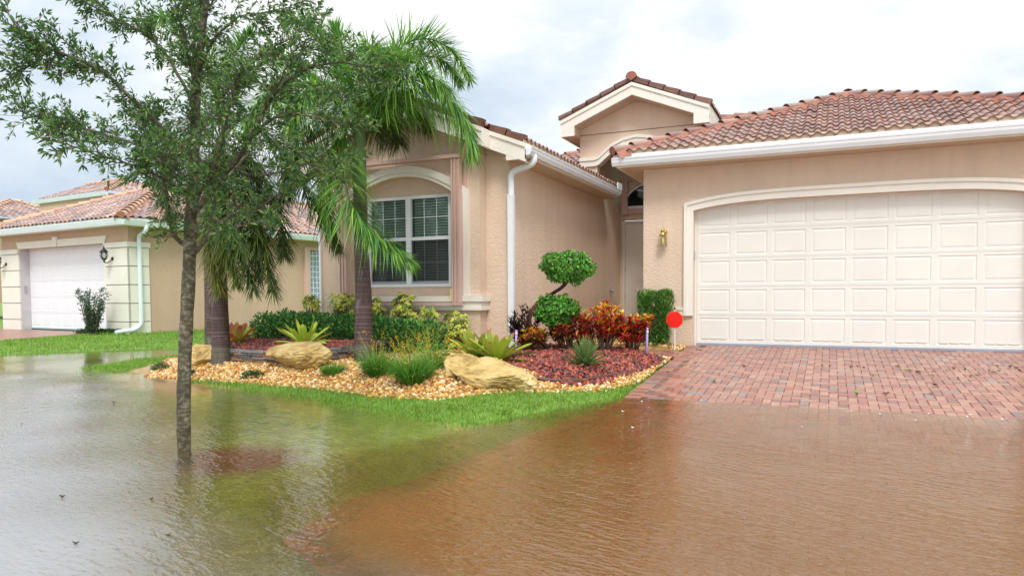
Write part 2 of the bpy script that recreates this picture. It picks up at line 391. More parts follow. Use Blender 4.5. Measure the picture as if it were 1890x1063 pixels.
# flood water: one surface; murk grows with depth, pale sky sheen painted into the left
wx = grid_axis(-26, 8, .12, -900, 900); wy = grid_axis(-1, 15, .12, -900, 900); wp, wf = sheet(wx, wy); dep = np.maximum(-terrain(wp), 0); tz = terrain(wp)
wf = wf[(tz[wf] < .04).any(1)]
wsheen = sst((sdf(wp, np.array(STREET_SHEEN)*1.0) + .2*np.sin(wp[:, 0]*3.1)*np.cos(wp[:, 1]*2.7))/1.6 + .35); wdr = sst((wp[:, 0] - np.interp(wp[:, 1], [1.2, 1.9, 2.5, 2.93, 3.5, 4.04, 5.83, 8.0, 20], [.8, -.6, -1.7, -2.5, -2.72, -2.39, -2.5, -2.3, -2.3]))/np.interp(wp[:, 1], [2.4, 4.3], [1.4, .18]) + .5)
wmk = (1 - wdr)*np.minimum(dep*1.2, .30) + wdr*np.minimum(dep*2.3, .72); wmk = wmk*(1 - wsheen) + .62*wsheen
w = MB(); w.add(np.column_stack([wp, np.zeros(len(wp))]), [wf], np.column_stack([wmk, wsheen, wdr]))
def water_mat():
    m, nt, b, o = new_mat('water'); nt.nodes.remove(b)
    a = nd(nt, 'ShaderNodeAttribute', attribute_name='col'); sx = nd(nt, 'ShaderNodeSeparateColor'); nt.links.new(a.outputs['Color'], sx.inputs[0])
    P = coords(nt)
    # wind ripples run across the view; finer chop over them
    def rip(sx_, sy_, sc_, det, rgh, ang=YAW):
        m1 = nd(nt, 'ShaderNodeMapping'); m1.inputs['Rotation'].default_value = (0, 0, ang); nt.links.new(P, m1.inputs[0])
        m2 = nd(nt, 'ShaderNodeMapping'); m2.inputs['Scale'].default_value = (sx_, sy_, 1); nt.links.new(m1.outputs[0], m2.inputs[0]); return noise_n(nt, m2.outputs[0], sc_, det, rgh)
    r0 = rip(.55, 1.5, 1., 2, .5); r1 = rip(3.6, 13, 1., 2, .5); r2 = rip(13, 30, 1., 2, .5, YAW - .25)
    patch = noise_n(nt, P, .8, 3)
    pm = ramp(nt, patch, [(.36, (.35,)*3), (.64, (1,)*3)])
    calm = ramp(nt, sx.outputs[0], [(.0, (.12,)*3), (.34, (1,)*3)])        # sheltered shallows lie smoother than the open flood
    pm = mixc(nt, 1., pm, calm, 'MULTIPLY')
    b0 = nd(nt, 'ShaderNodeBump'); nt.links.new(calm, b0.inputs['Strength']); b0.inputs['Distance'].default_value = .012; nt.links.new(r0, b0.inputs['Height'])
    b1 = nd(nt, 'ShaderNodeBump'); b1.inputs['Distance'].default_value = .0135; nt.links.new(pm, b1.inputs['Strength']); nt.links.new(r1, b1.inputs['Height']); nt.links.new(b0.outputs[0], b1.inputs['Normal'])
    b2 = nd(nt, 'ShaderNodeBump'); b2.inputs['Distance'].default_value = .0105; nt.links.new(pm, b2.inputs['Strength']); nt.links.new(r2, b2.inputs['Height']); nt.links.new(b1.outputs[0], b2.inputs['Normal'])
    # rings from rain drops
    vo = nd(nt, 'ShaderNodeTexVoronoi', feature='F1'); vo.inputs['Scale'].default_value = 1.15; nt.links.new(P, vo.inputs['Vector'])
    sn = nd(nt, 'ShaderNodeMath', operation='SINE'); k = nd(nt, 'ShaderNodeMath', operation='MULTIPLY'); k.inputs[1].default_value = 75; nt.links.new(vo.outputs['Distance'], k.inputs[0]); nt.links.new(k.outputs[0], sn.inputs[0])
    fall = ramp(nt, vo.outputs['Distance'], [(.0, (1,)*3), (.28, (0,)*3)]); rg = nd(nt, 'ShaderNodeMath', operation='MULTIPLY'); nt.links.new(sn.outputs[0], rg.inputs[0]); nt.links.new(fall, rg.inputs[1])
    b3 = nd(nt, 'ShaderNodeBump'); b3.inputs['Strength'].default_value = .3; b3.inputs['Distance'].default_value = .0022; nt.links.new(rg.outputs[0], b3.inputs['Height']); nt.links.new(b2.outputs[0], b3.inputs['Normal'])
    N = b3.outputs[0]
    tk = nd(nt, 'ShaderNodeMath', operation='MULTIPLY', use_clamp=True); tk.inputs[1].default_value = 3.2; nt.links.new(sx.outputs[0], tk.inputs[0])
    tr = nd(nt, 'ShaderNodeBsdfTransparent'); nt.links.new(mixc(nt, tk.outputs[0], (.985, .965, .93), (.80, .56, .27)), tr.inputs[0])
    df = nd(nt, 'ShaderNodeBsdfDiffuse'); mcol = mixc(nt, sx.outputs[2], (.12, .125, .035), (.22, .105, .034)); nt.links.new(mixc(nt, sx.outputs[1], mcol, (.42, .45, .48)), df.inputs[0])  # blue-grey on the left: silt plus sky reflection put into the colour
    bx = nd(nt, 'ShaderNodeMixShader'); nt.links.new(sx.outputs[0], bx.inputs[0]); nt.links.new(tr.outputs[0], bx.inputs[1]); nt.links.new(df.outputs[0], bx.inputs[2])
    gl = nd(nt, 'ShaderNodeBsdfGlossy'); gl.inputs['Roughness'].default_value = .015; nt.links.new(N, gl.inputs['Normal'])
    fr = nd(nt, 'ShaderNodeFresnel'); fr.inputs[0].default_value = 1.6; nt.links.new(N, fr.inputs['Normal'])
    bf = nd(nt, 'ShaderNodeNewGeometry'); inv = nd(nt, 'ShaderNodeMath', operation='SUBTRACT'); inv.inputs[0].default_value = 1; nt.links.new(bf.outputs['Backfacing'], inv.inputs[1])
    ff = nd(nt, 'ShaderNodeMath', operation='MULTIPLY'); nt.links.new(fr.outputs[0], ff.inputs[0]); nt.links.new(inv.outputs[0], ff.inputs[1])
    mx = nd(nt, 'ShaderNodeMixShader'); nt.links.new(ff.outputs[0], mx.inputs[0]); nt.links.new(bx.outputs[0], mx.inputs[1]); nt.links.new(gl.outputs[0], mx.inputs[2])
    nt.links.new(mx.outputs[0], o.inputs[0]); return m
kind(w.build('flood_water', water_mat(), smooth=True), 'structure', 'brown rippled flood water covering lawn and driveway')

# overcast sky
wd = bpy.data.worlds.new('World'); sc.world = wd; wd.use_nodes = True; nt = wd.node_tree
bg = nt.nodes['Background']; bg.inputs[1].default_value = .1
sky = nt.nodes.new('ShaderNodeTexSky'); sky.sky_type = 'NISHITA'; sky.sun_disc = False
SUN_EL, SUN_AZ = math.radians(52), math.radians(150)   # azimuth clockwise from +y
sky.sun_elevation = SUN_EL; sky.sun_rotation = SUN_AZ
tc = nt.nodes.new('ShaderNodeTexCoord'); mp = nt.nodes.new('ShaderNodeMapping'); mp.inputs['Scale'].default_value = (1, 1, 2.2); nt.links.new(tc.outputs['Generated'], mp.inputs[0])
cn = noise_n(nt, mp.outputs[0], 2.6, 6, .55)
cl = ramp(nt, cn, [(.33, (5.2, 6.1, 7.3)), (.47, (7.3, 7.9, 8.4)), (.57, (9.5, 9.5, 9.5))])
sz = nt.nodes.new('ShaderNodeSeparateXYZ'); nt.links.new(tc.outputs['Generated'], sz.inputs[0])
up = ramp(nt, sz.outputs['Z'], [(.0, (.92,)*3), (.40, (1.0,)*3), (1., (2.3,)*3)])
cl = mixc(nt, 1., cl, up, 'MULTIPLY')
nt.links.new(mixc(nt, .9, sky.outputs[0], cl), bg.inputs[0])
sd = bpy.data.lights.new('sun', 'SUN'); sd.energy = 1.8; sd.angle = math.radians(18); sd.color = (1, .965, .91)
so = bpy.data.objects.new('sun', sd); COL.objects.link(so)
sdir = A3(math.sin(SUN_AZ)*math.cos(SUN_EL), math.cos(SUN_AZ)*math.cos(SUN_EL), math.sin(SUN_EL))
so.rotation_euler = Vector(sdir).to_track_quat('Z', 'Y').to_euler(); so.location = (0, -5, 12)
sc.view_settings.view_transform = 'Standard'; sc.view_settings.look = 'None'; sc.view_settings.exposure = .38; sc.view_settings.gamma = 1
# ------------------------------------------------------------------ building helpers
TILE1 = np.array([(.25, .118, .080), (.21, .094, .066), (.29, .146, .105), (.185, .084, .062), (.27, .158, .122)])
TILE2 = np.array([(.37, .205, .15), (.33, .175, .125), (.43, .275, .21), (.24, .145, .12), (.40, .28, .24), (.20, .165, .165)])
def tiles(mb, O, e, s, W, L, cuts, cols, pitch=.18, course=.34, amp=.045, step=.022):
    """barrel tiles on a slope: O eave corner, e along the eave, s up the slope; cuts keep p*a + q*b <= r"""
    O, e, s = A3(*O), unit(A3(*e)), unit(A3(*s)); nrm = unit(np.cross(e, s))
    nc, nr = int(math.ceil(W/pitch)), int(math.ceil(L/course)); u = np.linspace(0, 1, 9)
    prof = np.where(u < .64, np.sin(np.clip(u/.64, 0, 1)*pi)**.75, -.16*np.sin((u - .64)/.36*pi))*amp
    V, Q, C = [], [], []
    for r in range(nr):
        for c in range(nc):
            ca, cb = (c + .5)*pitch, (r + .5)*course
            if any(p*ca + q*cb > lim + .35 for p, q, lim in cuts): continue
            k = len(V); j = RNG.normal(0, .0025); db = RNG.normal(0, .004); cc = cols[RNG.integers(len(cols))]*RNG.uniform(.85, 1.15)
            for (b, h) in ((r*course + db, step - .02), (r*course + db, step), ((r+1)*course + .03, 0.)):
                for ui, pi_ in zip(u, prof):
                    a_ = (c + ui)*pitch; V.append(O + e*a_ + s*b + nrm*(pi_ + h + j))
            n = 9; Q += [(k+l*n+i, k+l*n+i+1, k+(l+1)*n+i+1, k+(l+1)*n+i) for l in (0, 1) for i in range(n-1)]
            C += [cc]*(3*n)
    if not V: return
    V = np.array(V); C = np.array(C); Q = np.array(Q)
    bm = bmesh.new(); lay = bm.verts.layers.float_color.new('col'); vs = []
    for p, cc in zip(V, C): v = bm.verts.new(p); v[lay] = (*cc, 1); vs.append(v)
    for q in Q: bm.faces.new([vs[i] for i in q])
    for p, q, lim in cuts + [(0, 1, L)]:
        nn = unit(e*p + s*q); den = math.hypot(p, q); pt = O + nn*(lim/den)
        bmesh.ops.bisect_plane(bm, geom=bm.verts[:] + bm.edges[:] + bm.faces[:], plane_co=pt, plane_no=nn, clear_outer=True)
    bm.verts.index_update()
    mb.add([v.co[:] for v in bm.verts], [tuple(v.index for v in f.verts) for f in bm.faces], [v[lay][:3] for v in bm.verts]); bm.free()
def caps(mb, A, B, cols, r=.105, ln=.40, lift=.03):
    A, B = A3(*A), A3(*B); d = unit(B - A); n = max(1, int(np.linalg.norm(B - A)/ln + .5)); ln = np.linalg.norm(B - A)/n
    side = unit(np.cross(d, A3(0, 0, 1))); up = np.cross(side, d)
    for i in range(n):
        p0, p1 = A + d*(i*ln - .02), A + d*((i+1)*ln + .03); V, Fs = [], []; cc = cols[RNG.integers(len(cols))]*RNG.uniform(.88, 1.12)
        for p, rr, h in ((p0, r*.90, lift), (p0, r*1.06, lift), (p1, r*.88, lift - .035)):
            for k in range(11):
                a = pi*k/10; V.append(p + side*math.cos(a)*rr + up*(math.sin(a)*rr*.95 + h))
        for l in (0, 1):
            Fs += [(l*11+k, l*11+k+1, l*11+k+12, l*11+k+11) for k in range(10)]
        mb.add(V, Fs, cc)
    return d, side, up
def cap_end(mb, A, B, r=.105, lift=.03):
    A, B = A3(*A), A3(*B); d = unit(B - A); side = unit(np.cross(d, A3(0, 0, 1))); up = np.cross(side, d)
    mb.add([A + side*math.cos(pi*k/10)*r*.92 + up*(math.sin(pi*k/10)*r*.9 + lift) - d*.015 for k in range(11)] + [A - up*.05 - d*.015], [tuple(range(12))])
def mortar(mb, A, B, wdt=.20, h=.055, drop=.10):
    A, B = A3(*A), A3(*B); d = unit(B - A); side = unit(np.cross(d, A3(0, 0, 1))); up = np.cross(side, d)
    n = max(2, int(np.linalg.norm(B-A)/.16)); V, Fs = [], []
    for i in range(n+1):
        p = A + (B-A)*i/n; j = RNG.normal(0, .012, 4)
        V += [p - side*(wdt + j[0]) - up*(drop + .01), p - side*.085 + up*(h + j[1]*.3), p + side*.085 + up*(h + j[2]*.3), p + side*(wdt + j[3]) - up*(drop + .01)]
    for i in range(n): Fs += [(4*i+k, 4*i+k+1, 4*i+k+5, 4*i+k+4) for k in range(3)]
    mb.add(V, Fs)
def gutter(mb, A, B, out, h=.125, w=.11):
    """K profile gutter from A to B along its top back edge, opening away from the wall along out"""
    A, B, out = A3(*A), A3(*B), A3(*out); Z1 = A3(0, 0, 1)
    pr = [(0, 0), (w, 0), (w + .004, -.012), (w - .006, -.03), (w - .012, -.065), (w - .04, -h), (0, -h)]
    V = [A + out*a + Z1*b for a, b in pr]; mb.prism(V, B - A)
    lip = [(w - .008, 0), (w + .006, 0), (w + .006, .012), (w - .008, .012)]
    mb.prism([A + out*a + Z1*b for a, b in lip], B - A)
def downspout(mb, pts, w=.042, d=.036):
    pts = np.asarray(pts, float); mb.tube(crspline(pts, len(pts)*4) if len(pts) > 4 else pts, w, 4)
def arch_pts(cx, half, zt, drop, n=28, p=4.): 
    x = np.linspace(-half, half, n); return [(cx + a, zt - drop*abs(a/half)**p) for a in x]
def band(mb, inner, outer, y0, y1):
    """arched band in the facade plane between two curves, thickness y0 (front) to y1"""
    n = len(inner); V = [(x, y, z) for y in (y0, y1) for cv in (inner, outer) for x, z in cv]
    Fs = []
    for i in range(n-1):
        a, b = i, n+i; c_, d_ = 2*n+i, 3*n+i
        Fs += [(a, a+1, b+1, b), (c_, d_, d_+1, c_+1), (a, c_, c_+1, a+1), (b, b+1, d_+1, d_)]
    Fs += [(0, n, 3*n, 2*n), (n-1, 3*n-1, 4*n-1, 2*n-1)]
    mb.add(V, Fs)
def wall_over(mb, curve, ztop, y0, y1):
    band(mb, curve, [(x, (ztop(x) if callable(ztop) else ztop)) for x, z in curve], y0, y1)
def panel_door(mb, x0, x1, z0, z1, y, cols, rows, dx=.045, dz=.05, clip=None):
    """sectional door: rows of raised panels; front face at y, panels pressed in"""
    W, Hh = (x1-x0)/cols, (z1-z0)/rows
    for r in range(rows):
        za, zb = z0 + r*Hh, z0 + (r+1)*Hh - .006
        for c in range(cols):
            xa, xb = x0 + c*W, x0 + (c+1)*W
            g1, g2, g3 = (dx, dz, 0.), (dx + .014, dz + .014, .009), (dx + .05, dz + .045, .002)
            ring = [(0, 0, 0.), g1, g2, g3]; V = []
            for ax, az, dp in ring: V += [(xa+ax, y+dp, za+az), (xb-ax, y+dp, za+az), (xb-ax, y+dp, zb-az), (xa+ax, y+dp, zb-az)]
            Fs = [(l*4+i, l*4+(i+1) % 4, l*4+4+(i+1) % 4, l*4+4+i) for l in range(3) for i in range(4)] + [(12, 13, 14, 15)]
            mb.add(V, Fs)
        mb.box(x0, x1, y + .004, y + .03, zb, zb + .006)
    mb.box(x0, x1, y + .02, y + .04, z0, z1)

# ------------------------------------------------------------------ the house
FLR = .341
house = thing('house', 'beige stucco house with red tiled roofs, arched window and wide double garage door', 'house', (-2.5, 14, FLR))
GX0, GX1, GY = -3.132, 3.67, 12.88; GC = .27; ZE = 3.60
walls = MB()
# garage front wall with its arched opening
cin = arch_pts(GC, 2.50, 2.855, .131); walls.box(GX0, GC - 2.50, GY, GY + .25, -.1, ZE); walls.box(GC + 2.50, GX1, GY, GY + .25, -.1, ZE)
wall_over(walls, cin, ZE, GY, GY + .22)
walls.box(GX0, GX0 + .2, GY + .25, 22, -.1, ZE); walls.box(GX1 - .2, GX1, GY + .25, 22, -.1, ZE)
# wing: side walls, recessed front, bumped-out window bay
WX0, WX1, WY, BY = -8.97, -4.98, 11.04, 10.79; BX0, BX1 = -8.51, -5.43; WC = -6.97
RZ = lambda x: 4.52 - .40*abs(x - WC)                       # under the gable slopes
walls.box(WX1 - .2, WX1, WY + .2, 18.2, 0, ZE); walls.box(WX0, WX0 + .2, WY + .2, 22, 0, ZE)
for xa, xb in ((WX0, BX0), (BX1, WX1)):
    walls.prism([(xa, WY, 0), (xb, WY, 0), (xb, WY, RZ(xb)), (xa, WY, RZ(xa))], (0, .2, 0))
NXL, NXR = WC - 1.18, WC + 1.18; nin = arch_pts(WC, 1.18, 3.345, .42, 24, 2.1)
walls.prism([(BX0, BY, 0), (NXL, BY, 0), (NXL, BY, RZ(NXL)), (BX0, BY, RZ(BX0))], (0, .248, 0))
walls.prism([(NXR, BY, 0), (BX1, BY, 0), (BX1, BY, RZ(BX1)), (NXR, BY, RZ(NXR))], (0, .248, 0))
wall_over(walls, nin, RZ, BY, BY + .2); walls.box(NXL, NXR, BY + .003, BY + .2, 0, 1.19)
# back of the window niche
VX0, VX1, VZ0, VZ1, VY = -7.80, -6.06, 1.405, 3.02, 10.96
walls.box(NXL, VX0, VY, VY + .1, 1.19, 3.40); walls.box(VX1, NXR, VY, VY + .1, 1.19, 3.40); walls.box(VX0, VX1, VY, VY + .1, VZ1, 3.40); walls.box(VX0, VX1, VY, VY + .1, 1.19, VZ0)
# tower over the entry
TX0, TX1, TY = -5.41, -2.69, 16.0; TC = -4.05
tin = [(-5.40, 4.22), (-5.02, 4.22), (-4.93, 4.25), (-4.80, 4.36), (-4.62, 4.50), (-4.36, 4.61), (-4.05, 4.66), (-3.74, 4.61), (-3.48, 4.50), (-3.30, 4.36), (-3.17, 4.25), (-3.08, 4.22), (-2.70, 4.22)]
TZ = lambda x: 5.84 - .407*abs(x - TC)
wall_over(walls, tin, TZ, TY, TY + .2); walls.box(TX0, TX0 + .2, TY + .2, 20, 3.5, 5.25); walls.box(TX1 - .2, TX1, TY + .2, 20, 3.5, 5.25)
walls.box(TX0 + .003, -4.986, TY + .01, TY + .19, 3.3, 4.22); walls.box(-3.13, TX1 - .003, TY + .01, TY + .19, 3.3, 4.22)
EYY = 18.0
walls.box(-5.0, -4.92, EYY, EYY + .2, .3, 5.2); walls.box(-4.92, -3.1, EYY, EYY + .2, 3.16, 5.2); walls.box(-5.0, -3.1, TY + .2, EYY, 5.2, 5.3)
house_wall = walls.build('wall', M['stucco'], house)
# cream trim ----------------------------------------------------------
t = MB(); oc = arch_pts(GC, 2.66, 3.02, .165, 28, 4.); mc = arch_pts(GC, 2.605, 2.965, .155, 28, 4.); ic = arch_pts(GC, 2.50, 2.852, .131, 28, 4.)
band(t, ic, mc, GY - .05, GY - .002); band(t, mc, oc, GY - .072, GY - .002)
for sgn in (-1, 1):
    a, b_, c_ = GC + sgn*2.50, GC + sgn*2.605, GC + sgn*2.66
    t.prism([(a, GY - .05, .862), (b_, GY - .05, .862), (b_, GY - .05, 2.81), (a, GY - .05, 2.721)], (0, .048, 0)); t.prism([(b_, GY - .072, .862), (c_, GY - .072, .862), (c_, GY - .072, 2.855), (b_, GY - .072, 2.81)], (0, .07, 0))
t.build('trim', M['trim'], house); t = MB()
t.box(GX0 - .03, GC - 2.663, GY - .05, GY - .002, .862, .965); t.box(GX0 - .045, GC - 2.663, GY - .07, GY - .052, .965, 1.0); t.box(GX0 - .03, GC - 2.663, GY - .068, GY - .002, .9655, .9985)
# window arch trim and sill band
t.build('trim', M['trim'], house); t = MB()
no = arch_pts(WC, 1.36, 3.525, .50, 24, 2.1); nm = arch_pts(WC, 1.25, 3.41, .455, 24, 2.1)
band(t, nm, no, BY - .06, BY - .002); band(t, nin, nm, BY - .035, BY - .002)
for sgn in (-1, 1):
    for a, b_, yy, zt in ((1.18, 1.25, .035, (2.925, 2.955)), (1.25, 1.36, .06, (2.955, 3.025))):
        xa, xb = WC + sgn*a, WC + sgn*b_; t.prism([(xa, BY - yy, 1.24), (xb, BY - yy, 1.24), (xb, BY - yy, zt[1]), (xa, BY - yy, zt[0])], (0, yy - .002, 0))
t.build('trim', M['trim'], house); t = MB()
for z0, z1, pr in ((1.145, 1.238, .085), (1.045, 1.145, .05), (.995, 1.045, .065)):
    t.box(BX0 - pr, BX1 + pr, BY - pr, BY - .002, z0, z1)
    t.box(BX1 + .002, BX1 + pr, BY - .002, WY - .002, z0, z1); t.box(BX0 - pr, BX0 - .002, BY - .002, WY - .002, z0, z1)
t.build('window_sill', M['trim'], house); t = MB()
to = [(x, z + .20 + (.0 if abs(x - TC) > .9 else 0)) for x, z in tin]; tm = [(x, z + .13) for x, z in tin]
band(t, tin, tm, TY - .04, TY - .002); band(t, tm, to, TY - .065, TY - .002)
t.build('trim', M['trim'], house)
jl = MB(); jl.box(TX0 + .02, TX1 - .02, TY - .006, TY - .001, 4.945, 4.962); jl.build('wall_joint', plain('joint_line', (.22, .14, .09)), house)
# garage door ---------------------------------------------------------
DX0, DX1, DZ0 = -2.19, 2.73, FLR + .03
gd = MB(); gd.box(DX0 - .05, DX0, 13.03, 13.08, DZ0, 2.95); gd.box(DX1, DX1 + .05, 13.03, 13.08, DZ0, 2.95); panel_door(gd, DX0, DX1, DZ0, FLR + 2.55, 13.02, 8, 5)
gdo = gd.build('garage_door', M['door'], house)
q = MB(); q.box(DX0, DX1, 13.0, 13.05, FLR - .012, FLR + .028); q.build('bottom_seal', M['seal'], gdo)
for c_ in range(8):                                           # stamped scrollwork along the lowest section
    xc = DX0 + (c_ + .5)*(DX1-DX0)/8; q = MB()
    for off in (-.155, 0, .155):
        q.prism([(xc + off - .06, 13.018, DZ0 + .075), (xc + off + .06, 13.018, DZ0 + .075), (xc + off + .07, 13.018, DZ0 + .092), (xc + off - .07, 13.018, DZ0 + .092)], (0, -.006, 0))
    q.build('stamped_moulding', M['door'], gdo)
q = MB(); q.box(-2.245, -2.215, 12.92, 12.96, 1.85, 2.01); q.build('keypad', M['grey'], house)
for xa, xb in ((GC - 2.498, DX0 - .003), (DX1 + .003, GC + 2.498)):
    q = MB(); q.box(xa, xb, 13.0, 13.06, -.05, 2.9); q.build('door_jamb', M['door'], house)
# garage roof ---------------------------------------------------------
SL = .40; cs = math.cos(math.atan(SL)); sn_ = math.sin(math.atan(SL))
E0, E1, EYF, EZ = -3.52, 4.06, 12.42, 3.755; half = (E1-E0)/2; AP = (GC, EYF + half, EZ + SL*half); BACK = 24
gr = MB(); kf = 1/cs
tiles(gr, (E0, EYF, EZ), (1, 0, 0), (0, cs, sn_), 2*half, half*kf + .2, [(-1, cs, 0), (1, cs, 2*half)], TILE1)
tiles(gr, (E0, BACK, EZ), (0, -1, 0), (cs, 0, sn_), BACK - EYF, half*kf, [(1, cs, BACK - EYF)], TILE1)
tiles(gr, (E1, EYF, EZ), (0, 1, 0), (-cs, 0, sn_), BACK - EYF, half*kf, [(-1, cs, 0)], TILE1)
gro = gr.build('roof', M['tile'], house, smooth=False)
q = MB(); mo = MB(); ce = MB()
for A_, B_ in (((E0 - .03, EYF - .03, EZ - .01), AP), ((E1 + .03, EYF - .03, EZ - .01), AP), (AP, (GC, BACK, AP[2]))):
    caps(q, A_, B_, TILE1); mortar(mo, A_, B_)
cap_end(ce, (E0 - .03, EYF - .03, EZ - .01), AP); ce2 = MB(); cap_end(ce2, (E1 + .03, EYF - .03, EZ - .01), AP)
q.build('ridge_tile', M['tile'], gro, smooth=False); mo.build('ridge_mortar', M['mortar'], gro); ce.build('hip_end', M['mortar'], gro); ce2.build('hip_end', M['mortar'], gro)
def eave_fill(A, B, up, n, dots=True, inset=.02):
    """bird stop under the tile noses with its weep holes"""
    A, B, n = A3(*A), A3(*B), A3(*n); d = unit(B - A); s_ = MB(); s_.prism([A - n*inset, A - n*inset + A3(0, 0, up), A - n*(inset + .02) + A3(0, 0, up), A - n*(inset + .02)], B - A)
    hs = []; k = int(np.linalg.norm(B-A)/.36)
    for i in range(k):
        p = A + d*(.30 + i*.36) + n*(-inset + .002) + A3(0, 0, .012); h_ = MB(); hs.append(h_); h_.prism([p, p + d*.014, p + d*.014 + A3(0, 0, .014), p + A3(0, 0, .014)], n*.002)
    return s_, hs
s_, h_ = eave_fill((E0, EYF, EZ - .03), (E1, EYF, EZ - .03), .085, (0, -1, 0)); bs = s_.build('bird_stop', M['soffit'], gro); [k_.build('weep_hole', M['dark'], bs) for k_ in h_]
fa = MB(); fa.box(E0, E1, EYF + .03, EYF + .06, 3.50, 3.725); fa.box(E0, E0 + .03, EYF + .06, BACK, 3.50, 3.725); fa.box(E1 - .03, E1, EYF + .06, BACK, 3.50, 3.725)
fa.build('fascia', M['trim'], house)
so_ = MB(); so_.box(E0 + .03, E1 - .03, EYF + .06, GY - .002, 3.50, 3.52); so_.box(E0 + .03, GX0 - .002, GY, BACK, 3.503, 3.52); so_.build('soffit', M['soffit'], house)
q = MB(); gutter(q, (E0 - .06, EYF + .03, 3.648), (E1 + .06, EYF + .03, 3.648), (0, -1, 0)); gut = q.build('gutter', M['white'], house)
q = MB(); q.box(E0 - .055, E1 + .055, EYF + .003, EYF + .029, 3.652, 3.722); q.build('drip_edge', M['white'], gut)
# wing roof -----------------------------------------------------------
LX0, LX1, FY1, FY2 = -9.38, -4.56, 10.72, 10.40; hw = (LX1 - LX0)/2; RGZ = EZ + SL*hw; WCX = (LX0+LX1)/2
wr = MB()
tiles(wr, (LX1, FY1, EZ), (0, 1, 0), (-cs, 0, sn_), 16.2 - FY1, hw*kf, [], TILE1)
tiles(wr, (LX0, 22, EZ), (0, -1, 0), (cs, 0, sn_), 22 - FY1, hw*kf, [], TILE1)
b0 = .62*kf
tiles(wr, (WCX + hw - .62, FY2, EZ + SL*.62), (0, 1, 0), (-cs, 0, sn_), FY1 - FY2, (hw - .62)*kf, [], TILE1)
tiles(wr, (WCX - hw + .62, FY1, EZ + SL*.62), (0, -1, 0), (cs, 0, sn_), FY1 - FY2, (hw - .62)*kf, [], TILE1)
wro = wr.build('roof', M['tile'], house)
q = MB(); caps(q, (WCX, FY2 - .03, RGZ), (WCX, 22, RGZ), TILE1); q.build('ridge_tile', M['tile'], wro)
q = MB()
def rake(mb, A, B, w=.14, th=.075, ln=.36):
    """stepped rake tiles climbing a gable edge"""
    A, B = A3(*A), A3(*B); d = unit(B - A); n = int(np.linalg.norm(B-A)/ln + .5); ln = np.linalg.norm(B-A)/n; up = unit(np.cross(d, A3(0, 1, 0))); up = up if up[2] > 0 else -up
    for i in range(n):
        p = A + d*(ln*i); e_ = p + d*(ln + .02); cc = TILE1[RNG.integers(5)]*RNG.uniform(.7, .9)
        mb.prism([p - up*.05, p + up*th, e_ + up*(th - .03), e_ - up*.05], (0, w, 0), cc)
for sgn in (-1, 1):
    rake(q, (WCX + sgn*(hw - .62), FY2 - .02, EZ + SL*.62 + .02), (WCX + sgn*.05, FY2 - .02, RGZ + .0)); rake(q, (WCX + sgn*(hw - .02), FY1 - .02, EZ + .02), (WCX + sgn*(hw - .62), FY1 - .02, EZ + SL*.62 + .02))
q.build('rake_tile', M['tile'], wro)
fa = MB()
def rake_board(mb, x0, x1, ztop, y0, y1, dpt):
    mb.prism([(x0, y0, ztop(x0)), (x1, y0, ztop(x1)), (x1, y0, ztop(x1) - dpt), (x0, y0, ztop(x0) - dpt)], (0, y1 - y0, 0))
wz = lambda x: RGZ - .04 - SL*abs(x - WCX)
for sgn in (-1, 1):
    for dp0, y_, sh in ((.30, 0, 0), (.07, -.025, .0)):
        rake_board(fa, *sorted((WCX, WCX + sgn*(hw - .62))), wz, FY2 + y_, FY2 + .06 + y_ if y_ == 0 else FY2 - .002, dp0)
        xa, xb = sorted((WCX + sgn*(hw - .62), WCX + sgn*hw)); rake_board(fa, xa, xb, wz, FY1 + y_, FY1 + .06 if y_ == 0 else FY1 - .002, dp0)
    xr = WCX + sgn*(hw - .62); fa.prism([(xr, FY2 + .062, wz(xr)), (xr, FY1, wz(xr)), (xr, FY1, wz(xr) - .30), (xr, FY2 + .062, wz(xr) - .30)], (-sgn*.03, 0, 0))
    xa, xb = sorted((WCX + sgn*(hw - .34), WCX + sgn*hw)); fa.box(xa, xb, FY1 + .002, FY1 + .05, 3.46, 3.62)
fa.box(LX1 - .03, LX1, FY1 + .062, 16.2, 3.50, 3.72); fa.build('fascia', M['trim'], house)
so_ = MB(); so_.box(WX1 + .002, LX1 - .03, FY1 + .06, 16.3, 3.50, 3.52)
for sgn in (-1, 1):
    xa, xb = sorted((WCX, WCX + sgn*(hw - .62)))
    zz = lambda x: wz(x) - .31
    so_.prism([(xa, FY2 + .062, zz(xa)), (xb, FY2 + .062, zz(xb)), (xb, FY2 + .062, zz(xb) + .02), (xa, FY2 + .062, zz(xa) + .02)], (0, BY - FY2 - .066, 0))
    xa, xb = sorted((WCX + sgn*(hw - .62), WCX + sgn*hw))
    so_.prism([(xa, FY1 + .062, zz(xa)), (xb, FY1 + .062, zz(xb)), (xb, FY1 + .062, zz(xb) + .02), (xa, FY1 + .062, zz(xa) + .02)], (0, WY - FY1 - .066, 0))
so_.build('soffit', M['soffit'], house)
q = MB(); gutter(q, (LX1, FY1 + .03, 3.648), (LX1, 16.2, 3.648), (1, 0, 0)); gw = q.build('gutter', M['white'], house)
q = MB(); q.box(LX1 + .10, LX1 + .115, 15.85, 16.2, 3.655, 3.80); q.build('splash_guard', M['white'], gw)
s_, h_ = eave_fill((LX1, FY1, EZ - .03), (LX1, 16.2, EZ - .03), .085, (1, 0, 0)); bs = s_.build('bird_stop', M['soffit'], wro); [k_.build('weep_hole', M['dark'], bs) for k_ in h_]
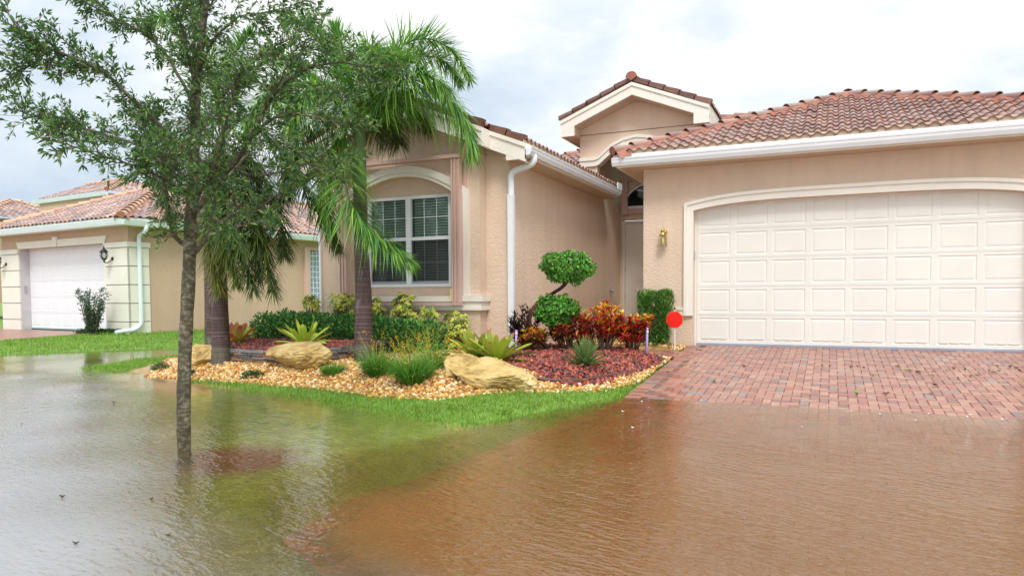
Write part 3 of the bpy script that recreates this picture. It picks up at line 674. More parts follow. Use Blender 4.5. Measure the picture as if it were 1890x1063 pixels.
q = MB(); q.tube(crspline([(LX1 + .05, 10.98, 3.56), (LX1 + .05, 10.98, 3.47), (LX1 - .02, 10.98, 3.40), (WX1 + .14, 10.98, 3.33), (WX1 + .05, 10.99, 3.25), (WX1 + .045, 11.0, 3.1), (WX1 + .045, 11.0, 2.9)], 26), .055, 8)
q.box(WX1 - .005, WX1 + .095, 10.955, 11.034, .35, 2.95); q.build('downspout', M['white'], house)
q = MB(); q.box(WX0 - .03, WX0 + .012, WY - .045, WY - .004, .35, 3.45); q.build('downspout', M['white'], house)
# tower roof ----------------------------------------------------------
TR = MB(); ty, th_ = 15.55, 1.70; tz0 = 5.255; tsl = .407; tcs, tsn = math.cos(math.atan(tsl)), math.sin(math.atan(tsl)); TA = tz0 + tsl*th_
tiles(TR, (TC + th_, ty, tz0), (0, 1, 0), (-tcs, 0, tsn), 5.0, th_/tcs, [], TILE1); tiles(TR, (TC - th_, ty + 5, tz0), (0, -1, 0), (tcs, 0, tsn), 5.0, th_/tcs, [], TILE1)
tro = TR.build('roof', M['tile'], house)
q = MB(); caps(q, (TC, ty - .04, TA + .03), (TC, ty + 5, TA + .03), TILE1, r=.12); cap_end(q, (TC, ty - .04, TA + .03), (TC, ty + 5, TA + .03), r=.125); q.build('ridge_tile', M['mortar'], tro)
q = MB()
for sgn in (-1, 1): rake(q, (TC + sgn*th_, ty - .02, tz0 + .02), (TC + sgn*.06, ty - .02, TA + .02), th=.07)
q.build('rake_tile', M['tile'], tro)
fa = MB(); tz = lambda x: TA - .04 - tsl*abs(x - TC)
for sgn in (-1, 1):
    xa, xb = sorted((TC, TC + sgn*(th_ - .03))); rake_board(fa, xa, xb, tz, ty, ty + .05, .27); rake_board(fa, xa, xb, tz, ty - .025, ty - .002, .075)
    xo, xi = TC + sgn*(th_ - .03), TC + sgn*(th_ - .36); fa.prism([(xo, ty + .002, tz(xo) - .2), (xi, ty + .002, tz(xi) - .2), (xi, ty + .002, tz(xo) - .36), (xo, ty + .002, tz(xo) - .36)], (0, .047, 0))
    fa.box(*sorted((TC + sgn*(th_ - .03), TC + sgn*(th_ - .06))), ty + .05, ty + 4.9, tz(xo) - .36, tz(xo) + .02)
fa.build('fascia', M['trim'], house)
so_ = MB(); zo = TA - .04 - tsl*(th_ - .03) - .34
for sgn in (-1, 1):
    so_.box(*sorted((TC + sgn*(th_ - .06), TC + sgn*(1.36 if sgn > 0 else 1.362))), ty + .052, ty + 4.9, zo, zo + .02)
    so_.box(*sorted((TC + sgn*1.345, TC + sgn*1.36)), ty + .052, TY - .002, zo + .021, tz(TC + 1.36) - .262)
    xa, xb = sorted((TC, TC + sgn*1.344)); so_.prism([(xa, ty + .052, tz(xa) - .28), (xb, ty + .052, tz(xb) - .28), (xb, ty + .052, tz(xb) - .26), (xa, ty + .052, tz(xa) - .26)], (0, .39, 0))
so_.build('soffit', M['soffit'], house)
# main roof behind ----------------------------------------------------
mr = MB(); my, mx0, mrun = 15.2, -9.5, 6.5
tiles(mr, (mx0, my, EZ), (1, 0, 0), (0, cs, sn_), TX0 - mx0, mrun*kf, [(-1, cs, 0)], TILE1)
tiles(mr, (TX1, my, EZ), (1, 0, 0), (0, cs, sn_), 2.6, mrun*kf, [(0, -1, -1.2)], TILE1)
tiles(mr, (mx0, 26, EZ), (0, -1, 0), (cs, 0, sn_), 26 - my, mrun*kf, [(1, cs, 26 - my)], TILE1)
mro = mr.build('roof', M['tile'], house)
q = MB(); mo = MB(); MA = (mx0 + mrun, my + mrun, EZ + SL*mrun)
for A_, B_ in (((mx0, my, EZ), MA), (MA, (-.2, MA[1], MA[2]))): caps(q, A_, B_, TILE1); mortar(mo, A_, B_)
q.build('ridge_tile', M['tile'], mro); mo.build('ridge_mortar', M['mortar'], mro)
# big window ----------------------------------------------------------
wf_ = MB(); cy = VY - .03; mid = (VX0+VX1)/2; zr_ = 2.262
def fr(x0, x1, z0, z1, y0=cy, y1=VY + .05): wf_.box(x0, x1, y0, y1, z0, z1)
fr(VX0, VX0 + .05, VZ0, VZ1); fr(VX1 - .05, VX1, VZ0, VZ1); fr(VX0 + .05, VX1 - .05, VZ1 - .05, VZ1); fr(VX0 + .05, VX1 - .05, VZ0, VZ0 + .05); fr(mid - .05, mid + .05, VZ0 + .05, VZ1 - .05, cy - .006)
for xa, xb in ((VX0 + .05, mid - .05), (mid + .05, VX1 - .05)): fr(xa, xb, zr_ - .03, zr_ + .03, cy + .004)
win = wf_.build('window', M['white'], house)
q = MB()
for xa, xb in ((VX0 + .05, mid - .05), (mid + .05, VX1 - .05)):
    for f in (1/3, 2/3): q.box(xa + (xb-xa)*f - .0045, xa + (xb-xa)*f + .0045, VY + .012, VY + .02, VZ0 + .05, VZ1 - .05)
    for z in (1.84, 2.64): q.box(xa, xb, VY + .013, VY + .021, z - .0045, z + .0045)
q.build('muntin', M['blind'], win)
q = MB()
for xa, xb in ((VX0 + .05, mid - .05), (mid + .05, VX1 - .05)):
    q.box(xa, xb, VY + .022, VY + .026, zr_ + .03, VZ1 - .05); q.box(xa, xb, VY + .022, VY + .026, VZ0 + .05, zr_ - .03)
q.build('pane', M['glass'], win)
q = MB(); q.box(VX0 + .05, mid - .05, VY - .0, VY + .02, VZ0 + .05, VZ0 + .10); q.box(mid + .05, VX1 - .05, VY - .0, VY + .02, VZ0 + .05, VZ0 + .10); q.build('sash_rail', M['grey'], win)
q = MB(); z = VZ0 + .12
while z < VZ1 - .06:
    for xa, xb in ((VX0 + .06, mid - .055), (mid + .055, VX1 - .06)):
        q.prism([(xa, VY + .085, z - .021), (xa, VY + .112, z + .019), (xa, VY + .114, z + .021), (xa, VY + .087, z - .019)], (xb-xa, 0, 0))
    z += .049
q.build('blind', M['blind'], win)
for xa, xb in ((VX0 + .05, mid - .05), (mid + .05, VX1 - .05)): q = MB(); q.box(xa, xb, VY + .004, VY + .006, VZ0 + .10, zr_ - .03); q.build('insect_screen', M['screen'], win)
q = MB(); q.box(VX0, VX1, VY + .28, VY + .30, VZ0, VZ1); q.build('dark_interior', M['inside'], win)
# accordion shutters and their rails
for xa, xb in ((-8.24, -8.075), (-5.885, -5.72)):
    q = MB(); k = 5; ws = (xb - xa)/k
    for i in range(k): q.box(xa + i*ws + .003, xa + (i+1)*ws - .003, 10.62 + .014*(i % 2), BY - .062, 1.125, 3.56)
    q.build('shutter', M['pink'], house)
q = MB(); q.box(-8.30, -5.70, 10.60, BY - .063, 3.562, 3.625); q.box(-8.30, -5.70, 10.63, BY - .09, 1.085, 1.122)
q.box(-5.70, -5.66, BY - .03, BY - .003, 1.1, 3.5); q.build('shutter_rail', M['pink'], house)
q = MB(); q.box(-5.90, -5.886, 10.60, 10.66, 1.16, 1.36); q.build('sticker', plain('yellow_sticker', (.75, .72, .22)), house)
# entry ---------------------------------------------------------------
fd = MB(); fd.box(-4.86, -3.3, EYY + .05, EYY + .09, .62, 3.07)
def dpanel(x0, x1, z0, z1, y=EYY + .05):
    for ax, dp in ((0, -.003), (.03, -.016), (.055, -.004)): fd.box(x0 + ax, x1 - ax, y + dp, y + .002 + dp*.01, z0 + ax, z1 - ax)
for xa in (-4.66, -4.10):
    for z0, z1 in ((2.62, 2.86), (1.55, 2.48), (.78, 1.42)): dpanel(xa, xa + .34, z0, z1)
fdo = fd.build('front_door', M['door_grey'], house)
q = MB(); q.box(-4.92, -4.865, EYY - .01, EYY + .1, .6, 3.13); q.box(-4.865, -3.2, EYY - .01, EYY + .1, 3.075, 3.13); q.build('door_frame', M['door_grey'], fdo)
q = MB(); q.tube([(-4.20, EYY + .055, 2.10), (-4.20, EYY + .03, 2.10)], .014, 10); q.build('peephole', M['dark'], fdo)
for z in (1.15, 1.85, 2.75): q = MB(); q.box(-4.866, -4.855, EYY + .035, EYY + .052, z, z + .10); q.build('hinge', M['grey'], fdo)
tw = MB(); acx, ahw = -4.05, .84; acurve = [(acx + ahw*math.cos(a), 3.52 + .58*math.sin(a)) for a in np.linspace(pi, 0, 25)]
ai = [(acx + (ahw - .045)*math.cos(a), 3.52 + .535*math.sin(a)) for a in np.linspace(pi, 0, 25)]
band(tw, ai, acurve, EYY - .05, EYY - .003); tw.box(acx - ahw, acx + ahw, EYY - .05, EYY - .003, 3.43, 3.50)
tw.box(acx - .012, acx + .012, EYY - .04, EYY - .022, 3.5, 3.78); 
for a in (pi*.73, pi*.27): tw.prism([(acx, EYY - .04, 3.77), (acx + .76*math.cos(a), EYY - .04, 3.52 + .50*math.sin(a)), (acx + .76*math.cos(a), EYY - .04, 3.545 + .50*math.sin(a)), (acx, EYY - .04, 3.795)], (0, .018, 0))
two = tw.build('window', M['white'], house)
q = MB(); q.prism([(x, EYY - .02, z) for x, z in ai] + [(acx + ahw - .05, EYY - .02, 3.5), (acx - ahw + .05, EYY - .02, 3.5)], (0, .006, 0)); q.build('pane', plain('dark_glass', (.01, .012, .014), .04, spec=.9), two)
q = MB(); q.box(-4.92, -4.90 + .13, EYY - .12, EYY - .055, 3.28, 4.17); q.box(-4.77, -3.2, EYY - .08, EYY - .055, 3.30, 3.42); q.box(-4.77, -3.2, EYY - .10, EYY - .055, 4.13, 4.18); q.build('shutter', M['pink'], house)

# ------------------------------------------------------------------ the house on the left
NF = .20; NU0, NV0 = -20.545, 12.655
nh = thing('neighbour_house', 'tan stucco house on the left with cream quoins and a white garage door', 'house', nw(-24, 16, NF))
N_ = lambda: MB(NXF)
DU0, DU1 = -26.80, -21.72
q = N_(); ND = NV0 + .30
q.box(DU1, NU0, NV0, NV0 + .25, -.1, 3.35); q.box(-28.0, DU0, NV0, NV0 + .25, -.1, 3.35); q.box(DU0, DU1, NV0, NV0 + .25, 2.905, 3.35)
q.box(NU0 - .2, NU0, NV0 + .25, 19.68, -.1, 3.35); q.box(NU0 - .2, NU0, 21.3, 34, -.1, 3.35); q.box(NU0 - .2, NU0, 19.68, 21.3, -.1, 1.06); q.box(NU0 - .2, NU0, 19.68, 21.3, 3.10, 3.35)
q.box(-28.0, -27.8, NV0 + .25, 30, -.1, 3.35); q.build('wall', M['stucco_n'], nh)
q = N_(); panel_door(q, DU0, DU1, NF + .02, 2.93, ND, 8, 5); ngd = q.build('garage_door', M['door_n'], nh)
q = N_(); q.box(DU0, DU1, ND - .02, ND + .03, NF - .02, NF + .018); q.build('bottom_seal', M['seal'], ngd)
q = N_(); q.box(DU0 - .002, DU0 + .02, NV0 + .002, ND, -.1, 2.9); q.build('door_jamb', plain('jamb', (.55, .53, .56), .6), nh)
q = N_(); q.box(DU0 + .02, DU0 + .05, NV0 + .10, NV0 + .16, 1.42, 1.66); q.build('keypad', M['grey'], nh)
# lintel with keystone
q = N_(); q.prism([(DU0 + .0, NV0 - .045, 2.905), (DU1 - .0, NV0 - .045, 2.905), (DU1 + .13, NV0 - .045, 3.13), (DU0 - .13, NV0 - .045, 3.13)], (0, .043, 0)); lin = q.build('lintel', M['trim_n'], nh)
q = N_(); kc = -24.45; q.prism([(kc - .10, NV0 - .075, 2.900), (kc + .10, NV0 - .075, 2.900), (kc + .15, NV0 - .075, 3.215), (kc - .15, NV0 - .075, 3.215)], (0, .073, 0)); q.build('keystone', M['trim_n'], lin)
# quoined piers: five courses with dark joints, and a cap
def quoin(u0, u1, side):
    q = N_(); zt = 2.74; n = 5; hh = (zt - (-.05))/n
    for i in range(n):
        z0 = -.05 + i*hh; q.box(u0, u1, NV0 - .045, NV0 - .002, z0 + .012, z0 + hh - .012)
        if side: q.box(NU0 + .002, NU0 + .045, NV0 - .045, NV0 + .62, z0 + .012, z0 + hh - .012)
    q.box(u0 - .01, u1 + (.02 if side else 0), NV0 - .075, NV0 - .002, zt + .004, zt + .16)
    if side: q.box(NU0 + .002, NU0 + .075, NV0 - .0, NV0 + .66, zt + .004, zt + .16)
    qo = q.build('quoin', M['trim_n'], nh)
    q = N_(); q.box(u0 + .004, u1 - .004, NV0 - .02, NV0 - .001, 0, zt)
    if side: q.box(NU0 + .001, NU0 + .02, NV0, NV0 + .61, 0, zt)
    q.build('quoin_joint', plain('quoin_joint', (.17, .13, .10)), qo)
quoin(DU1 + .0, NU0 + .045, True); quoin(-28.0, DU0, False)
# roof over the garage
nE0, nE1, nEV, nEZ = -28.4, -20.10, 12.21, 3.58; nhw = (nE1 - nE0)/2; nsl = .42; ncs, nsn = math.cos(math.atan(nsl)), math.sin(math.atan(nsl)); nA = ((nE0+nE1)/2, nEV + nhw, nEZ + nsl*nhw)
q = N_(); kw = dict(pitch=.24, course=.36, amp=.045)
tiles(q, (nE0, nEV, nEZ), (1, 0, 0), (0, ncs, nsn), 2*nhw, nhw/ncs, [(-1, ncs, 0), (1, ncs, 2*nhw)], TILE2, **kw)
tiles(q, (nE1, nEV, nEZ), (0, 1, 0), (-ncs, 0, nsn), 22, nhw/ncs, [(-1, ncs, 0)], TILE2, **kw)
tiles(q, (nE0, 34, nEZ), (0, -1, 0), (ncs, 0, nsn), 34 - nEV, nhw/ncs, [(1, ncs, 34 - nEV)], TILE2, **kw)
nro = q.build('roof', M['tile_n'], nh)
q = N_(); mo = N_(); CAPN = np.array([(.52, .31, .19), (.56, .36, .24), (.46, .26, .17)])
for A_, B_ in (((nE0, nEV, nEZ), nA), ((nE1 + .03, nEV - .03, nEZ), nA), (nA, (nA[0], 34, nA[2]))): caps(q, A_, B_, CAPN, r=.13); mortar(mo, A_, B_, h=.08)
q.build('ridge_tile', M['tile_n'], nro); mo.build('ridge_mortar', plain('pale_mortar', (.42, .19, .10), .6), nro)
q = N_(); cap_end(q, (nE1 + .03, nEV - .03, nEZ), nA, r=.14); q.build('hip_end', plain('clay_end', (.38, .15, .08), .6), nro)
def ngut(A, B, out, nm='gutter'):
    q = N_(); gutter(q, A, B, out, h=.15, w=.12); return q.build(nm, M['gutter_n'], nh)
ngut((nE0, nEV + .03, nEZ - .08), (nE1 + .085, nEV + .03, nEZ - .08), (0, -1, 0)); ngut((nE1 - .03, nEV + .03, nEZ - .083), (nE1 - .03, 34, nEZ - .083), (1, 0, 0))
q = N_(); q.box(nE0, nE1 + .0, nEV + .031, nEV + .06, 3.34, nEZ - .0); q.box(nE1 - .06, nE1 - .031, nEV + .061, 34, 3.34, nEZ - .0); q.build('fascia', M['trim_n'], nh)
q = N_(); q.box(nE0, nE1 - .065, nEV + .06, NV0 - .003, 3.34, 3.36); q.box(NU0 + .003, nE1 - .065, NV0, 34, 3.34, 3.36); q.build('soffit', M['soffit'], nh)
q = N_(); pu, pvv = NU0 + .10, NV0 + .28
q.tube(crspline([(nE1 + .02, pvv, 3.38), (nE1 + .02, pvv, 3.28), (nE1 - .06, pvv, 3.18), (pu + .06, pvv, 3.10), (pu, pvv, 3.0), (pu, pvv, 2.6), (pu, pvv, 1.2), (pu, pvv, .62), (pu, pvv - .04, .42), (pu, pvv - .24, .28), (pu, pvv - .62, .24), (pu, pvv - .8, .22)], 60), .062, 8); q.build('downspout', M['gutter_n'], nh)
# side window of glass block behind its shutter frame
q = N_(); q.box(NU0 - .1, NU0 - .06, 19.9, 21.3, 1.15, 3.02); gb = q.build('window', M['glass_block'], nh)
q = N_()
for i in range(1, 9): q.box(NU0 - .065, NU0 - .045, 19.9, 21.3, 1.15 + i*.208 - .012, 1.15 + i*.208 + .012)
for i in range(0, 8): q.box(NU0 - .066, NU0 - .046, 19.9 + i*.2 - .012, 19.9 + i*.2 + .012, 1.15, 3.02)
q.build('grout', M['white'], gb)
q = N_(); q.box(NU0 + .002, NU0 + .12, 19.55, 19.72, 1.03, 3.12); q.box(NU0 + .002, NU0 + .06, 19.725, 19.87, 1.03, 3.12); q.box(NU0 + .002, NU0 + .05, 19.875, 21.4, 1.03, 1.13); q.box(NU0 + .002, NU0 + .05, 19.875, 21.4, 3.03, 3.12); q.build('shutter', M['pink'], nh)
# upper roof behind and the low hip at far left
def npx(x, y, V):
    r = ray(x, y); P = CAM + r*(((V*VN + 0) @ VN - CAM @ VN)/(r @ VN)); return A3(P @ UN, V, P[2])
V2 = 18.2; a, b_ = npx(72, 371, V2), npx(196, 353, V2); zz = (a[2]+b_[2])/2 + .05; u0, u1 = a[0], b_[0]; h2 = 2.3
q = N_(); L2 = h2/ncs
tiles(q, (u0, V2, zz), (1, 0, 0), (0, ncs, nsn), u1 - u0 + .1, L2, [(1, ncs, u1 - u0 + .1)], TILE2, **kw)
tiles(q, (u1 + .1, V2, zz), (0, 1, 0), (-ncs, 0, nsn), 6, L2, [(-1, ncs, 0)], TILE2, **kw); uro = q.build('roof', M['tile_n'], nh)
q = N_(); AP2 = (u1 + .1 - h2, V2 + h2, zz + nsl*h2)
caps(q, (u1 + .12, V2 - .02, zz), AP2, CAPN, r=.13); caps(q, (u0, V2 + h2, AP2[2]), AP2, CAPN, r=.12); q.build('ridge_tile', M['tile_n'], uro)
q = N_(); cap_end(q, (u1 + .12, V2 - .02, zz), AP2, r=.14); q.build('hip_end', plain('clay_end_b', (.38, .15, .08), .6), uro)
ngut((u0 - .6, V2 + .03, zz - .06), (u1 + .1, V2 + .03, zz - .06), (0, -1, 0))
q = N_(); q.box(u0 - .1, u1, V2 + .06, V2 + 5, zz - 1.6, zz - .1); q.build('upper_wall', M['stucco_n'], nh)
q = N_(); V3 = 17.0; hp = 3.0; c0 = npx(24, 370, V3 + hp); z3 = c0[2] - nsl*hp
tiles(q, (c0[0] - hp, V3, z3), (1, 0, 0), (0, ncs, nsn), 2*hp, hp/ncs, [(-1, ncs, 0), (1, ncs, 2*hp)], TILE2, **kw)
tiles(q, (c0[0] + hp, V3, z3), (0, 1, 0), (-ncs, 0, nsn), 2*hp, hp/ncs, [(-1, ncs, 0), (1, ncs, 2*hp)], TILE2, **kw); lro = q.build('roof', M['tile_n'], nh)
q = N_(); caps(q, (c0[0] - hp, V3, z3), tuple(c0), CAPN, r=.12); caps(q, (c0[0] + hp, V3, z3), tuple(c0), CAPN, r=.12); caps(q, (c0[0] + hp, V3 + 2*hp, z3), tuple(c0), CAPN, r=.12); q.build('ridge_tile', M['tile_n'], lro)
q = N_(); q.box(c0[0] - hp + .5, c0[0] + hp - .5, V3 + .5, V3 + 2*hp, 1, z3); q.build('upper_wall', M['stucco_n'], nh)

# ------------------------------------------------------------------ wall lanterns
def coach_lantern(name, label, p, out, group=None):
    """black urn lantern on a scrolled arm; p on the wall, out away from it"""
    p, out = A3(*p), unit(A3(*out)); t_ = thing(name, label, 'lantern', p, group); c_ = p + out*.26 + A3(0, 0, .05)
    q = MB(); q.tube([p, p + out*.03], [.055, .045], 12); q.tube(crspline([p + out*.02, p + out*.10 + A3(0, 0, -.10), p + out*.20 + A3(0, 0, -.14), c_ + A3(0, 0, -.16)], 14), .014, 8)
    q.build('bracket', M['black'], t_, True)
    q = MB(); q.lathe([(.02, -.17), (.035, -.15), (.015, -.12), (.05, -.10), (.06, -.085)], c_, 14)
    for k in range(6):
        a = 2*pi*k/6; dx = A3(math.cos(a), math.sin(a), 0); q.tube(crspline([c_ + dx*.055 + A3(0, 0, -.09), c_ + dx*.105 + A3(0, 0, .0), c_ + dx*.10 + A3(0, 0, .08), c_ + dx*.085 + A3(0, 0, .13)], 9), .006, 5)
    q.build('cage', M['black'], t_, True)
    q = MB(); q.lathe([(.05, -.085), (.09, .0), (.088, .07), (.075, .125)], c_, 16); q.build('glass', M['glass'], t_, True)
    q = MB(); q.lathe([(.125, .125), (.118, .145), (.07, .20), (.03, .225), (.022, .25), (.03, .265), (.018, .285), (.004, .34)], c_, 16); q.build('cap', M['black'], t_, True)
    q = MB(); q.lathe([(.014, -.085), (.014, .0), (.02, .02), (.016, .06), (.004, .085)], c_, 8); q.build('bulb', plain('candle', (.75, .74, .68), .4), t_, True)
    return t_
coach_lantern('wall_lantern', 'black caged lantern on the cream quoin right of the white garage door', nw(-21.28, NV0 - .046, 2.42), -VN, 'black lanterns beside the white garage door')
coach_lantern('wall_lantern', 'black lantern cut by the left edge of the photo', nw(-27.62, NV0 - .046, 2.42), -VN, 'black lanterns beside the white garage door')
bl = thing('brass_lantern', 'small brass lantern with clear glass sides on the wall left of the wide garage door', 'lantern', (-2.752, GY, 2.28))
q = MB(); q.tube([(-2.752, GY - .002, 2.36), (-2.752, GY - .025, 2.36)], [.055, .05], 14); q.tube(crspline([(-2.752, GY - .02, 2.36), (-2.752, GY - .07, 2.42), (-2.752, GY - .12, 2.405), (-2.752, GY - .12, 2.37)], 10), .012, 8); q.build('bracket', M['brass'], bl, True)
lc = (-2.752, GY - .12, 2.24); q = MB(); q.lathe([(.062, .06), (.058, .075), (.035, .10), (.032, .125), (.048, .13), (.03, .155), (.012, .17), (.012, .185), (.003, .20)], lc, 16); q.build('cap', M['brass'], bl, True)
q = MB()
for k in range(6):
    a = 2*pi*(k+.5)/6; q.tube([A3(*lc) + A3(.062*math.cos(a), .062*math.sin(a), .065), A3(*lc) + A3(.080*math.cos(a), .080*math.sin(a), -.145)], .005, 5)
q.build('frame', M['brass'], bl)
q = MB(); q.lathe([(.060, .06), (.078, -.14)], lc, 6); q.build('glass', M['glass'], bl)
q = MB(); q.lathe([(.022, -.12), (.026, -.06), (.024, .03), (.012, .05)], lc, 10); q.build('bulb', plain('amber_bulb', (.75, .62, .22), .4), bl, True)
sp = thing('hose_tap', 'small brass hose tap on the side wall left of the front door', 'tap', (WX1, 17.05, 1.34))
q = MB(); q.tube([(WX1, 17.05, 1.36), (WX1 + .07, 17.05, 1.35), (WX1 + .09, 17.05, 1.30)], .02, 8); q.build('spout', M['grey'], sp, True)
q = MB(); q.tube([(WX1 + .05, 17.05, 1.37), (WX1 + .05, 17.05, 1.42)], .008, 6); q.lathe([(.035, 0), (.035, .012)], (WX1 + .05, 17.05, 1.42), 10); q.build('handle', M['grey'], sp)

# ------------------------------------------------------------------ plants: helpers
def rdir(n):
    return unit(RNG.normal(size=(n, 3)))
def pick(cols, n, jit=.15):
    cols = np.asarray(cols, float); return cols[RNG.integers(len(cols), size=n)]*RNG.uniform(1-jit, 1+jit, (n, 1))
def leaves(mb, P, D, L, W, col, fold=.25, tip=None, N=None, bend=.0):
    """folded blades: base, two edges, midrib, tip"""
    n = len(P); D = unit(D); N = rdir(n) if N is None else N; S = unit(np.cross(D, N)); N = unit(np.cross(S, D)); L = np.broadcast_to(L, n)[:, None]; W = np.broadcast_to(W, n)[:, None]
    B = P; T = P + D*L - A3(0, 0, 1)*L*bend; mid = P + D*L*.5 - A3(0, 0, 1)*L*bend*.2
    V = np.stack([B, mid + S*W*.5 + N*W*fold, T, mid - S*W*.5 + N*W*fold, mid], 1).reshape(-1, 3)
    k = np.arange(n)*5; Fs = np.concatenate([np.stack([k, k+1, k+4], 1), np.stack([k+1, k+2, k+4], 1), np.stack([k+4, k+2, k+3], 1), np.stack([k, k+4, k+3], 1)])
    col = np.asarray(col); tip = col if tip is None else np.asarray(tip)
    C = np.stack([col, (col+tip)/2, tip, (col+tip)/2, (col+tip)/2], 1).reshape(-1, 3)
    mb.add(V, [Fs], C)
def strips(mb, P, D, L, W, droop, col, tip, k=5, prof=None, S=None, edge=None, trough=.0, tipfrom=.5):
    """long arching blades; three points across so they can be channelled and edged"""
    n = len(P); D = unit(D); L = np.broadcast_to(L, n); W = np.broadcast_to(W, n); droop = np.broadcast_to(droop, n)
    S = unit(np.cross(D, A3(0, 0, 1)) + RNG.normal(0, .12, (n, 3))) if S is None else S
    prof = prof or (lambda t: np.minimum(1, .55 + t*2)*np.sqrt(np.clip(1 - t**2.2, 0, 1)))
    ts = np.linspace(0, 1, k); V = np.zeros((n, k, 3, 3)); C = np.zeros((n, k, 3, 3)); col = np.broadcast_to(np.asarray(col, float), (n, 3)); tip = np.broadcast_to(np.asarray(tip, float), (n, 3))
    up = unit(np.cross(S, D))
    for j, t_ in enumerate(ts):
        c_ = P + D*(L*t_)[:, None] - A3(0, 0, 1)*(droop*L*t_*t_)[:, None]; w = (W*max(prof(t_), .02))[:, None]*.5
        V[:, j, 0], V[:, j, 1], V[:, j, 2] = c_ - S*w, c_ - up*w*trough, c_ + S*w
        f = min(max((t_ - tipfrom)/(1 - tipfrom + 1e-6), 0), 1); cc = col*(1-f) + tip*f
        C[:, j, :] = cc[:, None, :]
        if edge is not None: C[:, j, 0] = edge; C[:, j, 2] = edge
    idx = np.arange(n*k*3).reshape(n, k, 3)
    Fs = np.stack([idx[:, :-1, :-1], idx[:, :-1, 1:], idx[:, 1:, 1:], idx[:, 1:, :-1]], -1).reshape(-1, 4)
    mb.add(V.reshape(-1, 3), [Fs], C.reshape(-1, 3))

# ------------------------------------------------------------------ young oak standing in the water
tb = onz(340, 828, 0); TD = depth_of(tb)
oak = thing('oak_tree', 'slim young tree with lichen spotted trunk and loose leafy crown standing in the flood', 'tree', tuple(tb + A3(0, 0, -.33)))
pt = lambda pts: np.array([at(x, y, TD + dd) for x, y, dd in pts])
spine = np.vstack([[tb + A3(.02, 0, -.35)], pt([(340, 828, 0), (339, 740, 0), (342, 640, .02), (347, 540, .03), (350, 470, .03), (352, 400, .02), (357, 320, 0), (361, 200, 0), (368, 110, .02), (380, 0, .03), (392, -120, .05), (400, -260, .1)])])
sp_ = crspline(spine, 60); rr = np.interp(np.linspace(0, 1, 60), [0, .08, .3, .47, .52, .75, 1], [.061, .055, .052, .054, .044, .032, .012]); rr = rr*(1 + rough_noise(sp_, 9, .10, 3))
q = MB(); q.tube(sp_, rr, 16); q.build('trunk', M['bark'], oak, True)
LIMBS = [  # pixel bearings with distance offsets from the trunk: (polyline, base radius, leaf density)
 ([(346, 452, 0), (325, 436, -.05), (315, 405, -.1), (305, 350, -.15), (285, 300, -.2), (262, 250, -.25)], .022, .75),
 ([(352, 345, 0), (300, 292, .1), (235, 262, .2), (150, 238, .3), (85, 222, .35), (25, 200, .4)], .020, 1.),
 ([(357, 290, 0), (300, 235, -.2), (250, 180, -.35), (190, 125, -.45), (120, 96, -.5), (70, 75, -.55), (32, 42, -.6)], .020, 1.),
 ([(190, 125, -.45), (130, 120, -.5), (60, 118, -.6), (8, 130, -.65)], .009, 1.),
 ([(360, 210, 0), (325, 140, .15), (285, 85, .25), (235, 52, .3), (180, 22, .3), (142, 0, .35)], .016, .9),
 ([(352, 360, 0), (300, 330, -.3), (240, 305, -.5), (180, 290, -.6), (120, 270, -.65)], .014, .8),
 ([(352, 410, 0), (380, 370, -.1), (430, 310, -.25), (470, 250, -.35), (500, 190, -.4), (540, 150, -.5), (585, 130, -.5), (640, 128, -.5), (695, 133, -.55)], .026, .55),
 ([(470, 250, -.35), (500, 222, -.4), (560, 212, -.5), (610, 222, -.55), (650, 235, -.55)], .012, .55),
 ([(355, 470, 0), (380, 440, .15), (420, 400, .3), (470, 385, .45), (520, 350, .55), (565, 320, .6), (610, 305, .65)], .020, .55),
 ([(395, 352, -.15), (440, 300, .1), (480, 260, .3), (540, 265, .5), (590, 280, .6)], .013, .55),
 ([(360, 260, 0), (400, 190, .2), (445, 140, .4), (480, 100, .5), (530, 70, .6), (560, 40, .6)], .016, .55),
 ([(366, 130, 0), (400, 70, -.1), (440, 35, -.15), (490, 20, -.2), (540, 8, -.25)], .013, .55),
 ([(363, 180, 0), (345, 110, -.25), (330, 40, -.4), (310, -40, -.5)], .014, .9),
 ([(374, 60, 0), (350, 0, .2), (330, -60, .3)], .010, .9), ([(378, 30, 0), (405, -20, .1), (440, -80, .2)], .010, .8),
 ([(353, 390, 0), (370, 340, -.35), (395, 280, -.55), (415, 210, -.7), (430, 150, -.8)], .016, .8),
 ([(352, 400, 0), (340, 360, -.3), (320, 320, -.5), (295, 300, -.6)], .010, .9),
 ([(354, 330, 0), (330, 280, .4), (300, 250, .7), (280, 220, .8)], .012, .9),
 ([(352, 440, 0), (372, 420, -.2), (400, 405, -.3), (440, 415, -.35), (480, 400, -.4)], .009, .4),
 ([(430, 310, -.25), (470, 320, -.35), (520, 310, -.4), (560, 295, -.45), (600, 310, -.5)], .010, .55),
 ([(445, 140, .4), (500, 160, .5), (560, 170, .55), (620, 180, .6)], .010, .55), ([(500, 190, -.4), (520, 130, -.5), (545, 90, -.55), (580, 75, -.6)], .009, .55),
]
OAK = [(.06, .145, .035), (.085, .19, .045), (.045, .115, .04), (.15, .25, .06), (.065, .14, .05), (.21, .30, .09), (.11, .21, .05)]
br = MB(); tw_ = MB(); lv = MB(); LP, LD = [], []
